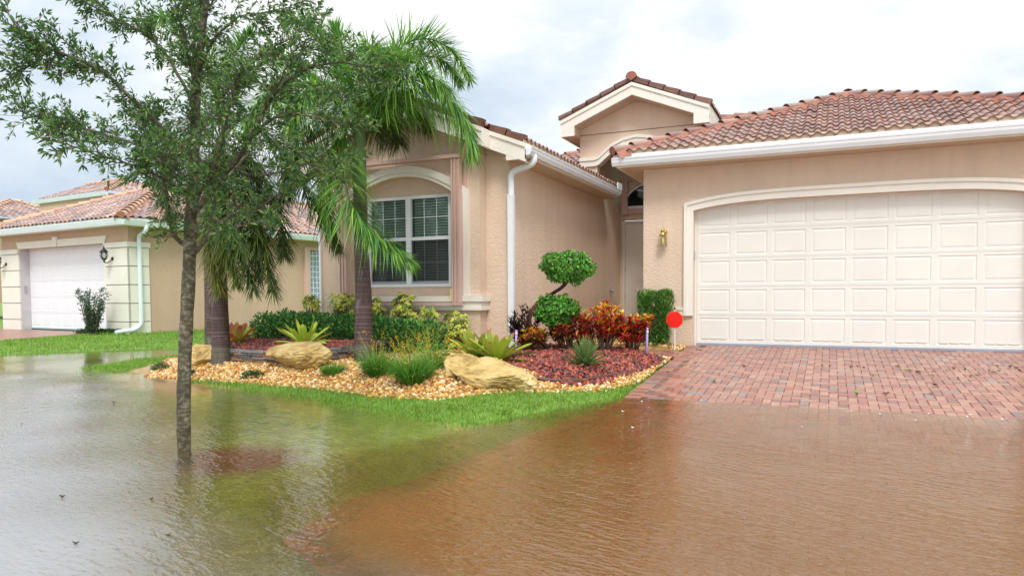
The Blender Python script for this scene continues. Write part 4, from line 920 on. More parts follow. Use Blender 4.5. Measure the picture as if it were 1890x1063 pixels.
def twig(p, d, ln, r, lvl):
    n = 6; pts = [p]; dd = d.copy()
    for i in range(n): dd = unit(dd + RNG.normal(0, .13, 3) + A3(0, 0, .035)); pts.append(pts[-1] + dd*ln/n)
    pts = np.array(pts); tw_.tube(pts, np.linspace(r, r*.35, n+1), 4, cap=False)
    m = int(ln/.017)
    for j in range(m):
        f = (j + .6)/m
        if f < .12: continue
        i = min(int(f*n), n-1); q_ = pts[i] + (pts[i+1]-pts[i])*(f*n - i); tdir = unit(pts[i+1]-pts[i]); sd_ = unit(np.cross(tdir, rdir(1)[0]))
        LP.append(q_); LD.append(tdir*RNG.uniform(.35, .9) + sd_*RNG.uniform(.6, 1.) + A3(0, 0, .10))
    for _ in range(4): LP.append(pts[-1]); LD.append(unit(pts[-1]-pts[-2]) + RNG.normal(0, .45, 3))
    if lvl:
        for _ in range(lvl):
            i = RNG.integers(1, n); twig(pts[i], unit(unit(pts[i]-pts[i-1]) + rdir(1)[0]*.9), ln*RNG.uniform(.4, .65), r*.6, 0)
for li, (pl, r0, den) in enumerate(LIMBS):
    P_ = crspline(pt(pl), 40); P_ = P_ + np.cumsum(RNG.normal(0, .004, P_.shape), 0)
    rad = np.linspace(r0, .0035, 40); br.tube(P_, rad, 7)
    ln = np.linalg.norm(np.diff(P_, axis=0), axis=1).sum(); cnt = int(ln/.021*den)
    for _ in range(cnt):
        f = RNG.uniform(.16, 1)**.85; i = min(int(f*39), 38); d_ = unit(P_[i+1]-P_[i]); side = rdir(1)[0]
        twig(P_[i], unit(d_*RNG.uniform(.3, 1.1) + side*.95), RNG.uniform(.10, .27)*(1.15 - .4*f)*(1.2 if li in (6, 15, 18, 11) else 1), .0035, int(RNG.integers(0, 3)))
    for _ in range(3): twig(P_[-1], unit(P_[-1]-P_[-4] + RNG.normal(0, .02, 3)), RNG.uniform(.15, .28), .003, 2)
for k in range(60, 150):                                     # short leafy shoots on the upper stem
    f = RNG.uniform(.52, 1); i = int(f*58); twig(sp_[i], unit(rdir(1)[0] + A3(0, 0, .4)), RNG.uniform(.12, .35), .003, 1)
LP, LD = np.array(LP), np.array(LD); n = len(LP)
leaves(lv, LP, LD, RNG.uniform(.042, .072, n), RNG.uniform(.012, .020, n), pick(OAK, n, .25), .22, bend=.12)
br.build('branch', M['bark'], oak, True); tw_.build('twig', M['twig'], oak, True); lv.build('crown', M['leaf'], oak)
print('oak leaves', n)

# ------------------------------------------------------------------ palms
PG = [(.13, .30, .04), (.19, .40, .06), (.09, .22, .04), (.27, .47, .08), (.10, .27, .10)]; PD = [(.055, .105, .03), (.08, .13, .03), (.12, .16, .035), (.035, .075, .03)]
def frond(parent, pl, D0, cols, nl=115, ll=.60, plume=1.15, hang=.35, wid=.022):
    R_ = crspline(np.array([at(x, y, D0 + dd) for x, y, dd in pl]), 44); q = MB()
    ln = np.linalg.norm(np.diff(R_, axis=0), axis=1).sum()
    q.tube(R_, np.linspace(.016, .004, 44), 5, np.tile(A3(.16, .22, .06), (44, 1)))
    T = unit(np.gradient(R_, axis=0)); P_, D_, L_ = [], [], []
    for j in range(nl):
        f = .13 + .87*(j/nl); i = min(int(f*43), 42); p = R_[i] + (R_[i+1]-R_[i])*(f*43 - i); t_ = T[i]
        s_ = unit(np.cross(t_, A3(0, 0, 1)) + 1e-6); u_ = np.cross(s_, t_)
        for sg in (-1, 1):
            for rep_ in range(2):
                ph = RNG.normal(.1, .5)*plume; fw = RNG.uniform(.25, .6) + .45*f*f
                P_.append(p); D_.append(t_*fw + (s_*sg*math.cos(ph) + u_*math.sin(ph))); L_.append(ll*RNG.uniform(.75, 1.1)*(.45 + .55*min(1, f*4))*(1 - .62*max(0, f-.45)/.55))
    P_, D_, L_ = np.array(P_), np.array(D_), np.array(L_); n = len(P_); c_ = pick(cols, n, .2)
    strips(q, P_, D_, L_, wid*RNG.uniform(.7, 1.1, n), hang*RNG.uniform(.5, 1.5, n), c_, c_*A3(1.25, 1.2, .9), 5, prof=lambda t: min(1, .5 + 2.5*t)*(1 - t**2.5), trough=.35)
    return q.build('frond', M['frond'], parent)
def palm_trunk(root, pts, rads, shaft, ringgap=.085, base_green=.35):
    pts = np.array(pts, float); n = int(np.linalg.norm(pts[-1]-pts[0])/.012); C_ = crspline(pts, n); z = np.linspace(0, 1, n); r_ = np.interp(z, np.linspace(0, 1, len(rads)), rads); c_ = []
    hgt = C_[:, 2] - C_[0, 2]; gap = np.cumsum(np.clip(RNG.normal(ringgap, .012, 200), .05, .12))
    for i in range(n):
        d_ = np.abs(gap - hgt[i]).min(); col = A3(.085, .046, .042) if hgt[i] > base_green else A3(.075, .065, .052)*(.6 + .4*hgt[i]/base_green) + A3(.03, .035, .02)
        col = col*(.88 + .24*(math.sin(hgt[i]*7.3)*.5 + .5))
        if d_ < .008: col = A3(.15, .095, .085); r_[i] *= 1.02
        elif d_ < .018: col = col*.55
        c_.append(col)
    q = MB(); q.tube(C_, r_, 20, np.array(c_)); q.build('trunk', M['palm_bark'], root, True)
    if shaft is not None:
        S_ = crspline(np.array(shaft[0]), 24); q = MB(); q.tube(S_, np.interp(np.linspace(0, 1, 24), np.linspace(0, 1, len(shaft[1])), shaft[1]), 16, np.tile(A3(.16, .24, .10), (24, 1))); q.build('crownshaft', M['frond'], root, True)
b = spot(672, 668); D0 = depth_of(b); PB = b; m_ = D0/F
palm = thing('palm_tree', 'palm with a reddish ringed trunk and bushy fronds in front of the big window', 'palm', tuple(b))
palm_trunk(palm, [b - A3(0, 0, .1), at(671, 640, D0), at(671, 560, D0 + .02), at(668, 480, D0 + .02), at(665, 400, D0 + .02), at(664, 340, D0 + .02)], np.array([19, 17.5, 15.5, 13.5, 12.5, 12])*m_, ([at(664, 345, D0 + .02), at(663, 300, D0), at(664, 262, D0), at(665, 235, D0)], np.array([13, 13, 11, 5])*m_))
for pl, cols, kw_ in (
 ([(664, 250, 0), (690, 175, 0), (728, 100, .1), (780, 72, .2), (832, 92, .3), (868, 145, .3)], PG, dict(hang=.12)), ([(664, 250, 0), (700, 160, .3), (760, 110, .6), (815, 110, .8), (850, 150, .9)], PG, dict(hang=.1)),
 ([(666, 250, 0), (715, 195, -.1), (770, 165, -.2), (825, 180, -.2), (860, 230, -.2), (873, 282, -.2)], PG, dict(hang=.75, ll=.58)),
 ([(660, 262, -.05), (640, 290, -.3), (640, 355, -.5), (672, 415, -.6), (720, 455, -.65), (758, 482, -.65)], PG, dict(hang=.45, ll=.58, nl=130)),
 ([(662, 248, 0), (640, 170, .2), (605, 95, .3), (565, 48, .3), (525, 40, .3)], PG, dict(hang=.15)),
 ([(664, 246, 0), (663, 170, -.3), (672, 110, -.6), (690, 95, -1.0), (705, 115, -1.3)], PG, dict(hang=.3)),
 ([(666, 252, 0), (705, 200, .4), (750, 195, .9), (790, 230, 1.1)], PD, dict(hang=.5)),
 ([(660, 255, 0), (610, 215, .2), (560, 240, .5), (535, 300, .6), (530, 360, .6)], PD, dict(hang=.7)),
 ([(660, 252, 0), (605, 175, -.2), (540, 150, -.3), (490, 180, -.4), (455, 235, -.4)], PG, dict(hang=.5)),
 ([(664, 254, 0), (690, 215, .5), (720, 225, 1.0), (735, 262, 1.3)], PD, dict(hang=.6)),
 ([(660, 258, 0), (628, 250, .1), (605, 300, .2), (600, 370, .2), (612, 420, .2)], PG, dict(hang=.4)),
 ([(665, 246, 0), (690, 170, -.2), (722, 120, -.5), (748, 110, -.9)], PG, dict(hang=.1)), ([(663, 248, 0), (650, 160, 0), (632, 90, .1), (618, 55, .1)], PG, dict(hang=.1)),
 ([(666, 250, 0), (700, 190, -.4), (745, 150, -.7), (790, 140, -.8), (825, 165, -.8)], PG, dict(hang=.5)), ([(661, 252, 0), (620, 190, -.4), (580, 165, -.7), (550, 190, -.8), (535, 235, -.8)], PG, dict(hang=.5)),
): frond(palm, pl, D0, cols, **kw_)
b = spot(408, 670); D1 = depth_of(b); m_ = D1/F
palm2 = thing('palm_tree', 'palm with a dark purple ringed trunk and drooping fronds behind the slim young tree', 'palm', tuple(b))
palm_trunk(palm2, [b - A3(0, 0, .1), at(408, 640, D1), at(406, 580, D1), at(404, 500, D1), at(404, 420, D1), at(405, 345, D1)], np.array([19, 16.5, 15, 14, 13, 12])*m_, ([at(405, 350, D1), at(405, 300, D1), at(406, 262, D1)], np.array([13, 12, 7])*m_))
for pl, cols, kw_ in (
 ([(408, 262, 0), (450, 222, -.1), (505, 262, -.2), (560, 345, -.3), (600, 410, -.3), (622, 455, -.3)], PD, dict(hang=.5, ll=.55)),
 ([(408, 262, 0), (380, 200, .3), (345, 100, .5), (305, 35, .5), (270, 40, .5)], PG, dict(hang=.4)),
 ([(408, 265, 0), (445, 300, -.2), (468, 380, -.3), (488, 455, -.3), (505, 540, -.3)], PD, dict(hang=.35)),
 ([(407, 265, 0), (425, 320, -.4), (438, 400, -.6), (450, 470, -.6), (468, 535, -.6)], PD, dict(hang=.3)),
 ([(402, 268, 0), (385, 320, -.3), (382, 400, -.5), (392, 470, -.55), (405, 535, -.55)], [(.14, .17, .03), (.10, .14, .03), (.19, .20, .05)], dict(hang=.3)),
 ([(408, 262, 0), (430, 185, 0), (478, 125, 0), (540, 112, .1), (590, 150, .1)], PG, dict(hang=.4)),
 ([(405, 262, 0), (355, 232, .2), (320, 280, .4), (308, 350, .4), (312, 400, .4)], PD, dict(hang=.4)),
 ([(408, 262, 0), (415, 180, -.2), (432, 105, -.3), (465, 60, -.4)], PG, dict(hang=.3)),
 ([(408, 265, 0), (455, 285, .3), (500, 350, .5), (520, 420, .5), (525, 470, .5)], PD, dict(hang=.4)),
 ([(407, 265, 0), (430, 310, -.2), (455, 370, -.3), (470, 440, -.3), (478, 510, -.3)], PD, dict(hang=.35)), ([(404, 266, 0), (398, 320, -.4), (408, 400, -.6), (422, 460, -.6), (436, 520, -.6)], [(.12, .16, .03), (.09, .13, .03)], dict(hang=.3)),
 ([(408, 262, 0), (395, 170, -.1), (385, 90, -.1), (360, 30, 0)], PG, dict(hang=.2)),
): frond(palm2, pl, D1, cols, **kw_)
b = spot(388, 640); D2 = depth_of(b); m_ = D2/F
palm3 = thing('palm_tree', 'thin dark palm trunk farther back, close left of the purple ringed trunk', 'palm', tuple(b))
palm_trunk(palm3, [b - A3(0, 0, .1), at(387, 560, D2), at(386, 480, D2), at(386, 400, D2)], np.array([10, 9, 9, 8])*m_, ([at(386, 400, D2), at(386, 350, D2), at(387, 325, D2)], np.array([9, 8, 5])*m_))
for pl in ([(387, 325, 0), (360, 290, 0), (320, 300, .2), (300, 350, .3)], [(387, 325, 0), (410, 290, .2), (450, 300, .4), (480, 350, .5)], [(387, 325, 0), (385, 270, 0), (375, 220, .2), (350, 190, .3)], [(386, 330, -.1), (395, 370, -.4), (410, 420, -.6), (420, 480, -.7)]): frond(palm3, pl, D2, PD, nl=60, hang=.5)

# ------------------------------------------------------------------ shrubs, bromeliads and small plants
def cloud(n, c_, r_, shell=.55, fz=None):
    d_ = rdir(n); f = RNG.uniform(shell, 1, (n, 1))**.6; P_ = A3(*c_) + d_*A3(*r_)*f; return P_, d_
HG = [(.055, .17, .045), (.075, .23, .05), (.04, .12, .04), (.19, .44, .07), (.06, .18, .06), (.12, .33, .06)]
p0, p1 = spot_y(462, 9.75), spot_y(785, 9.75)
hedge = thing('hedge', 'low clipped dark green hedge below the big arched window', 'hedge', tuple((p0 + p1)/2))
q = MB(); ax = p1 - p0; nrm_ = unit(np.cross(A3(0, 0, 1), ax)); nrm_ = nrm_ if nrm_[1] > 0 else -nrm_
for i in range(26):
    f = (i + .5)/26; c0 = p0 + ax*f + nrm_*RNG.uniform(.20, .36) + A3(0, 0, .23); h_ = (.25 if f < .12 else .33)*RNG.uniform(.88, 1.1)
    P_, D_ = cloud(460, c0, (.24, .30, h_)); k_ = P_[:, 2] > c0[2] - .25; P_, D_ = P_[k_], D_[k_]; n = len(P_)
    leaves(q, P_, D_*.8 + rdir(n)*.7 + A3(0, 0, .5), RNG.uniform(.045, .075, n), RNG.uniform(.026, .042, n), pick(HG, n), .15, N=D_ + rdir(n)*.5)
q.build('foliage', M['leaf_gloss'], hedge)
q = MB()
for i in range(40):
    p = p0 + ax*RNG.uniform(0, 1) + nrm_*RNG.uniform(.15, .4); q.tube([p - A3(0, 0, .05), p + RNG.normal(0, .04, 3) + A3(0, 0, .3)], [.008, .004], 5)
q.build('stems', M['twig'], hedge)
VAR = [(.80, .70, .10), (.66, .62, .10), (.11, .26, .04), (.76, .68, .18), (.08, .20, .04), (.34, .46, .06)]
def schefflera(px, py, top, wpx, label):
    b = spot_y(px, 10.42 if px < 800 else 10.55); dd = depth_of(b); h_ = max((py - top)*dd/F, .45)*1.22; w_ = wpx*dd/F/2; t_ = thing('variegated_shrub', label, 'shrub', tuple(b), 'yellow variegated shrubs behind the hedge'); q = MB(); st = MB()
    for _ in range(int(80)):
        f = RNG.uniform(.12, 1); a = RNG.uniform(0, 2*pi); rr_ = w_*math.sqrt(RNG.uniform(.05, 1))*(.6 + .4*math.sin(f*pi)); c_ = b + A3(rr_*math.cos(a), rr_*.7*math.sin(a), h_*f)
        st.tube([b + A3(rr_*.2*math.cos(a), rr_*.2*math.sin(a), -.03), b + A3(rr_*.6*math.cos(a), rr_*.45*math.sin(a), h_*f*.6), c_], [.007, .005, .003], 4)
        nl = 8; an = np.linspace(0, 2*pi, nl, endpoint=False) + RNG.uniform(0, 1); ax_ = unit(A3(math.cos(a)*.5, math.sin(a)*.5 - .3, .8) + RNG.normal(0, .25, 3)); s_ = unit(np.cross(ax_, A3(1, .2, .1))); t2 = np.cross(ax_, s_)
        D_ = s_*np.cos(an)[:, None] + t2*np.sin(an)[:, None] + ax_*.15; leaves(q, np.tile(c_, (nl, 1)), D_, RNG.uniform(.065, .105, nl), RNG.uniform(.028, .04, nl), pick(VAR, nl, .1), .12, tip=pick(VAR, nl, .1), N=np.tile(ax_, (nl, 1)), bend=.25)
    q.build('foliage', M['leaf_gloss'], t_); st.build('stems', M['twig'], t_)
for a in ((575, 634, 572, 46, 'leftmost yellow variegated shrub rising behind the hedge'), (632, 634, 568, 70, 'yellow variegated shrub behind the hedge, just left of the reddish palm trunk'), (693, 634, 572, 40, 'small yellow variegated shrub showing just right of the reddish palm trunk'),
          (745, 634, 566, 58, 'yellow variegated shrub over the hedge below the middle of the big window'), (790, 632, 568, 44, 'yellow variegated shrub at the right end of the hedge'), (838, 628, 568, 70, 'full yellow variegated shrub standing alone right of the hedge')): schefflera(*a)
def bromeliad(p, label, n, L, W, cols, tips, group, tilt=(.25, 1.25), seed=0, tf=.72, up=1.):
    p = A3(*p); t_ = thing('bromeliad', label, 'plant', tuple(p), group); q = MB()
    a = np.arange(n)*2.399 + RNG.uniform(0, 6); el = np.linspace(tilt[1], tilt[0], n) + RNG.normal(0, .08, n)
    D_ = np.stack([np.cos(a)*np.cos(el), np.sin(a)*np.cos(el), np.sin(el)*up], 1); P_ = p + D_*A3(1, 1, .3)*.03
    strips(q, P_, D_, L*RNG.uniform(.8, 1.08, n)*np.linspace(.8, 1.05, n), W*RNG.uniform(.85, 1.1, n), np.linspace(.08, .34, n), pick(cols, n, .12), pick(tips, n, .12), 9, prof=lambda t: (.75 + .45*math.sin(min(t*1.6, 1.2)))*min(1, (1.0 - t)*5.5)**.7, trough=.55, tipfrom=tf)
    q.build('leaves', M['leaf_gloss'], t_, True); return t_
LIME = [(.46, .58, .06), (.38, .53, .06), (.54, .62, .09)]
bromeliad(spot(562, 640), 'lime green spiky bromeliad on red mulch above the middle boulder', 24, .62, .095, LIME, [(.50, .58, .08), (.62, .50, .12)], 'bromeliads in the flower bed', (.12, 1.2))
BR = [(.60, .38, .06), (.58, .17, .04), (.50, .48, .08), (.52, .10, .05)]
bromeliad(spot(438, 634), 'red and orange bromeliad right beside the purple ringed palm trunk', 18, .56, .10, [(.42, .40, .06), (.55, .28, .05), (.40, .45, .07)], [(.52, .06, .07), (.45, .04, .10), (.60, .22, .05)], 'bromeliads in the flower bed', (.35, 1.3), tf=.35)
for px, py, lab in ((878, 664, 'pink tipped green bromeliad above the right boulder, left of its twin'), (918, 667, 'pink tipped green bromeliad at the edge of the red rock bed')):
    bromeliad(spot(px, py), lab, 32, .66, .09, [(.40, .50, .06), (.44, .50, .08), (.30, .36, .08)], [(.55, .10, .16), (.48, .46, .10), (.40, .42, .09)], 'bromeliads in the flower bed', (.15, 1.25), tf=.84)
b = spot(1080, 676); t_ = thing('agave', 'dark green pale edged agave growing in the red lava rock', 'plant', tuple(b)); q = MB(); n = 60
a = np.arange(n)*2.399; el = np.linspace(1.45, .05, n); D_ = np.stack([np.cos(a)*np.cos(el), np.sin(a)*np.cos(el), np.sin(el)], 1)
strips(q, b + D_*.02 + A3(0, 0, .03), D_, np.linspace(.40, .34, n), .050, np.linspace(0, .10, n), pick([(.07, .16, .05), (.10, .21, .07)], n), (.16, .20, .06), 7, prof=lambda t: min(1, .7 + t)*(1 - t**3), trough=.5, edge=A3(.20, .28, .08)); q.build('leaves', M['leaf'], t_)
def tuft(px, py, n, L, spread, label, flowers=0, grp='grassy tufts in the gravel'):
    b = spot(px, py); t_ = thing('grass_tuft', label, 'plant', tuple(b), grp); q = MB(); a = RNG.uniform(0, 2*pi, n); rr_ = spread*np.sqrt(RNG.uniform(0, 1, n))
    P_ = b + np.stack([rr_*.45*np.cos(a), rr_*.45*np.sin(a), np.full(n, -.02)], 1); D_ = np.stack([np.cos(a)*rr_/spread*.75, np.sin(a)*rr_/spread*.75, np.ones(n)], 1) + RNG.normal(0, .12, (n, 3))
    strips(q, P_, D_, L*RNG.uniform(.6, 1.1, n), .010, RNG.uniform(.1, .6, n), pick([(.06, .20, .02), (.09, .28, .03), (.14, .36, .05)], n), pick([(.16, .32, .05), (.20, .36, .07)], n), 5, trough=.3); q.build('blades', M['leaf'], t_)
    if flowers:
        q = MB(); a = RNG.uniform(0, 2*pi, flowers); el = RNG.uniform(.75, 1.4, flowers)
        D_ = np.stack([np.cos(a)*np.cos(el), np.sin(a)*np.cos(el), np.sin(el)], 1); Lf = L*RNG.uniform(1.1, 1.85, flowers); P_ = b + D_*A3(1, 1, 0)*spread*.4
        strips(q, P_, D_, Lf, .006, RNG.uniform(.1, .35, flowers), pick([(.14, .32, .05), (.18, .36, .07)], flowers), (.26, .40, .08), 6)
        m = 8; tt = RNG.uniform(.70, 1, (flowers, m))
        for i in range(flowers):
            col_ = (.82, .42, .02) if RNG.random() < .5 else (.30, .44, .08); fl = MB()
            pp = P_[i] + D_[i]*(Lf[i]*tt[i])[:, None] - A3(0, 0, 1)*(.2*Lf[i]*tt[i]**2)[:, None] + RNG.normal(0, .008, (m, 3))
            leaves(fl, pp, rdir(m), .018, .010, pick([col_], m, .2)); fl.build('flower_head', M['leaf'], t_)
        q.build('flower_stems', M['leaf'], t_)
tuft(615, 692, 340, .28, .22, 'small grassy tuft in the gravel right of the middle boulder')
tuft(700, 692, 750, .47, .30, 'dark grassy tuft with orange flowers right of the reddish palm trunk', 26)
tuft(762, 706, 850, .50, .30, 'tallest grassy tuft with orange flower stems, left of the right boulder', 80); tuft(800, 682, 260, .44, .30, 'wispy yellow flowered tuft close behind the right boulder', 96)
def groundcover(px, py, w_, h_, label):
    b = spot(px, py); t_ = tag(MB() and None or None, '', '') if False else None
    q = MB(); P_, D_ = cloud(900, b + A3(0, 0, .0), (w_, w_*.7, h_), .3); k_ = P_[:, 2] > b[2] - .01; P_, D_ = P_[k_], D_[k_]; n = len(P_)
    leaves(q, P_, D_ + rdir(n)*.6 + A3(0, 0, .4), RNG.uniform(.025, .04, n), RNG.uniform(.012, .018, n), pick([(.035, .11, .035), (.05, .15, .04), (.03, .08, .03)], n), .2)
    tag(q.build('ground_cover', M['leaf'], loc=tuple(b)), label, 'plant', 'low dark ground cover clumps')
groundcover(298, 684, .20, .13, 'dark green clump at the left tip of the gravel by the water'); groundcover(346, 692, .16, .09, 'dark green clump behind the foot of the slim young tree'); groundcover(468, 698, .21, .10, 'flat dark green clump in the gravel left of the middle boulder')
# crotons
CRO = {'red': [(.46, .03, .02), (.62, .05, .02), (.18, .015, .02), (.75, .22, .02), (.60, .05, .08), (.07, .03, .02)], 'mix': [(.86, .62, .05), (.84, .58, .04), (.80, .52, .04), (.82, .28, .02), (.66, .05, .03), (.78, .46, .03), (.24, .34, .05), (.30, .02, .03), (.85, .60, .06)], 'dark': [(.035, .012, .02), (.06, .018, .03), (.025, .02, .02), (.05, .06, .03)], 'low': [(.14, .03, .025), (.30, .06, .03), (.10, .12, .03), (.05, .02, .02), (.45, .25, .04)]}
def croton(px, py, wpx, hpx, palc, palt, label, ns=46, lw=.036, ll=.13):
    b = spot(px, py); dd = depth_of(b); w_, h_ = wpx*dd/F/2, hpx*dd/F; t_ = thing('croton', label, 'shrub', tuple(b), 'crotons round the topiary'); q = MB(); st = MB()
    for _ in range(ns):
        a = RNG.uniform(0, 2*pi); f = math.sqrt(RNG.uniform(0, 1)); hh = h_*RNG.uniform(.35, 1)*(1 - .25*f); tip = b + A3(w_*f*math.cos(a), w_*.8*f*math.sin(a), hh)
        base = b + A3(w_*.25*f*math.cos(a), w_*.2*f*math.sin(a), -.03); pts = crspline([base, base*.45 + tip*.55 + RNG.normal(0, .02, 3), tip], 8); st.tube(pts, np.linspace(.008, .004, 8), 5)
        m = 24; i = RNG.integers(4, 8, m); P_ = pts[i]; an = RNG.uniform(0, 2*pi, m); D_ = np.stack([np.cos(an)*.75, np.sin(an)*.75, RNG.uniform(.1, 1.1, m)], 1) + unit(tip - base)*.3
        hi = np.clip((P_[:, 2] - b[2])/h_, 0, 1)[:, None] + RNG.normal(0, .16, (m, 1)); cc = np.where(hi > .62, pick(CRO[palt], m), pick(CRO[palc], m))
        strips(q, P_, D_, ll*RNG.uniform(.7, 1.1, m), lw, RNG.uniform(.05, .4, m), cc, cc*A3(1.1, .9, .9), 5, prof=lambda t: math.sin(pi*min(.08 + t*.9, 1))**.7, trough=.3)
    q.build('foliage', M['leaf_gloss'], t_); st.build('stems', M['twig'], t_)
croton(968, 646, 62, 88, 'dark', 'dark', 'almost black leaved croton beside the white downspout', 34, .022, .15); croton(985, 650, 60, 46, 'low', 'mix', 'low orange and black croton at the foot of the twisted topiary stem', 24)
croton(1050, 648, 92, 66, 'low', 'red', 'dark red croton under the lower topiary ball', 40); croton(1110, 650, 96, 100, 'red', 'mix', 'biggest croton, yellow orange and red, left of the clipped green bush', 66)
croton(1168, 648, 62, 84, 'red', 'mix', 'red and orange croton between the biggest croton and the lilac pipe', 40)
# twisted topiary with two clipped balls
b = spot(1012, 647); DT = depth_of(b); m_ = DT/F; top_ = thing('topiary_tree', 'topiary with a twisted bare stem and two clipped green balls', 'tree', tuple(b))
st = crspline(np.vstack([[b - A3(0, 0, .08)], [at(x, y, DT + d_) for x, y, d_ in ((1012, 645, 0), (996, 626, 0), (980, 606, -.02), (977, 588, -.05), (985, 568, -.02), (1004, 552, .08), (1022, 540, .12), (1038, 530, .06), (1046, 518, 0), (1049, 500, 0))]]), 60); q = MB()
for k in range(3):
    tt = np.linspace(0, 9, 60) + k*2.1; off = np.stack([np.cos(tt), np.sin(tt), np.sin(tt)*.3], 1)*.020; q.tube(st + off, np.linspace(.028, .017, 60), 8)
q.build('trunk', M['vine'], top_, True)
TG = [(.07, .24, .03), (.11, .34, .04), (.04, .13, .025), (.19, .46, .06)]
for cx, cy, rx, ry in ((1027, 575, 40, 29), (1049, 495, 51, 32)):
    c_ = at(cx, cy, DT); q = MB(); n = 3600; d_ = rdir(n); d_[:, 2] = np.where(d_[:, 2] < 0, d_[:, 2]*.85, d_[:, 2]); lump = .97 + np.array([mnoise.noise(Vector(v*2.1 + A3(cx*.1, 0, 0))) for v in d_])*.30; P_ = c_ + d_*A3(rx*m_, rx*m_, ry*m_)*(RNG.uniform(.45, 1.02, (n, 1))**.35)*lump[:, None]
    leaves(q, P_, d_*.4 + rdir(n) + A3(0, 0, -.15), RNG.uniform(.04, .065, n), RNG.uniform(.028, .042, n), pick(TG, n), .12, N=d_ + rdir(n)*.55); q.build('foliage_ball', M['leaf_gloss'], top_)
# clipped podocarpus bush
b = spot_y(1209, 12.5); dd = depth_of(b); m_ = dd/F; t_ = thing('clipped_bush', 'upright clipped green bush with needle leaves left of the red octagon sign', 'shrub', tuple(b)); q = MB(); n = 9500
P_ = RNG.uniform(-1, 1, (n, 3)); P_ = np.sign(P_)*np.abs(P_)**.75; hh = 92*m_; lp = 1 + np.array([mnoise.noise(Vector(v*1.6)) for v in P_])[:, None]*.22; P_ = P_*lp; P_ = b + np.stack([P_[:, 0]*29*m_*(.80 + .2*(P_[:, 2]*.5 + .5)), P_[:, 1]*22*m_, (P_[:, 2]*.5 + .54)*hh], 1)
dirs = unit(P_ - (b + A3(0, 0, hh*.4))); cc = pick([(.06, .17, .03), (.10, .26, .04), (.04, .11, .03), (.22, .44, .06)], n); strips(q, P_, dirs*.6 + rdir(n)*.7 + A3(0, 0, .5), RNG.uniform(.05, .09, n), .013, .1, cc, cc*1.3, 3); q.build('foliage', M['leaf'], t_)
q = MB()
for i in range(12): p = b + A3(RNG.uniform(-.15, .15), RNG.uniform(-.1, .1), 0); q.tube([p - A3(0, 0, .06), p + A3(RNG.normal(0, .05), RNG.normal(0, .05), .5)], [.012, .006], 5)
q.build('stems', M['twig'], t_)
# neighbour's shrub with low cover at its foot
b = nw(-21.35, 11.95); b[2] = float(terrain(b[:2])[0]); dd = depth_of(b); m_ = dd/F; t_ = thing('young_shrub', 'loose dark green shrub beside the curved downspout of the left house', 'shrub', tuple(b)); q = MB(); st = MB()
for k in range(26):
    a = RNG.uniform(0, 2*pi); tip = b + A3(math.cos(a)*RNG.uniform(0, 38)*m_, math.sin(a)*RNG.uniform(0, 30)*m_, RNG.uniform(40, 84)*m_); pts = crspline([b + A3(math.cos(a)*.08, math.sin(a)*.08, -.03), (b + tip)/2 + RNG.normal(0, .05, 3), tip], 12); st.tube(pts, np.linspace(.014, .005, 12), 4)
    m = 100; i = RNG.integers(2, 12, m); P_ = pts[i] + RNG.normal(0, .03, (m, 3)); leaves(q, P_, rdir(m) + A3(0, 0, .5), RNG.uniform(.07, .11, m), RNG.uniform(.022, .035, m), pick([(.05, .115, .06), (.07, .14, .07), (.04, .09, .05), (.13, .2, .08)], m), .2)
q.build('foliage', M['leaf'], t_); st.build('stems', M['twig'], t_)
q = MB()
for px in np.linspace(150, 224, 24): P_, D_ = cloud(170, spot(px, 616), (.22, .2, .13), .2); n = len(P_); leaves(q, P_, D_ + A3(0, 0, .5) + rdir(n)*.5, .07, .03, pick([(.05, .12, .035), (.08, .16, .05), (.10, .15, .07)], n), .2)
tag(q.build('ground_cover', M['leaf'], loc=tuple(spot(190, 616))), 'strip of dark low plants at the foot of the left house shrub', 'plant')

# ------------------------------------------------------------------ rocks, walls, gravel, mulch
ico = None
def ico_arrays(sub):
    bm = bmesh.new(); bmesh.ops.create_icosphere(bm, subdivisions=sub, radius=1); V = np.array([v.co[:] for v in bm.verts]); Fq = np.array([[v.index for v in f.verts] for f in bm.faces]); bm.free(); return V, Fq
IV, IF = ico_arrays(1); BV, BF = ico_arrays(5)
def scatter(mb, P, R, cols, squash=(1, 1, .7), jag=.0, tilt=1.):
    n = len(P); q_ = unit(RNG.normal(size=(n, 4))*A3(1, tilt, tilt, 1)); w_, x, y, z = q_.T
    Rm = np.stack([1-2*(y*y+z*z), 2*(x*y-z*w_), 2*(x*z+y*w_), 2*(x*y+z*w_), 1-2*(x*x+z*z), 2*(y*z-x*w_), 2*(x*z-y*w_), 2*(y*z+x*w_), 1-2*(x*x+y*y)], 1).reshape(n, 3, 3)
    base = IV[None]*(1 + RNG.normal(0, jag, (n, len(IV), 1)))*(A3(*squash)*RNG.uniform(.75, 1.25, (n, 3)))[:, None, :]
    V = np.einsum('nij,nkj->nki', Rm, base)*R[:, None, None] + P[:, None, :]
    Fq = (IF[None] + (np.arange(n)*len(IV))[:, None, None]).reshape(-1, 3)
    mb.add(V.reshape(-1, 3), [Fq], np.repeat(cols, len(IV), 0))
def area_pts(n, box, ok):
    P_ = np.stack([RNG.uniform(box[0], box[1], n), RNG.uniform(box[2], box[3], n)], 1); return P_[ok(P_)]
off_house = lambda P: ~((P[:, 0] < WX1 + .03) & (P[:, 0] > WX0 - .03) & (P[:, 1] > BY - .02)) & ~((P[:, 0] > GX0 - .03) & (P[:, 1] > GY - .03))
off_path = lambda P: ~((P[:, 0] > -4.65) & (P[:, 1] > 11.47) & (P[:, 1] < 12.29)) & (P[:, 0] < edge_x(P[:, 1]) - .015)
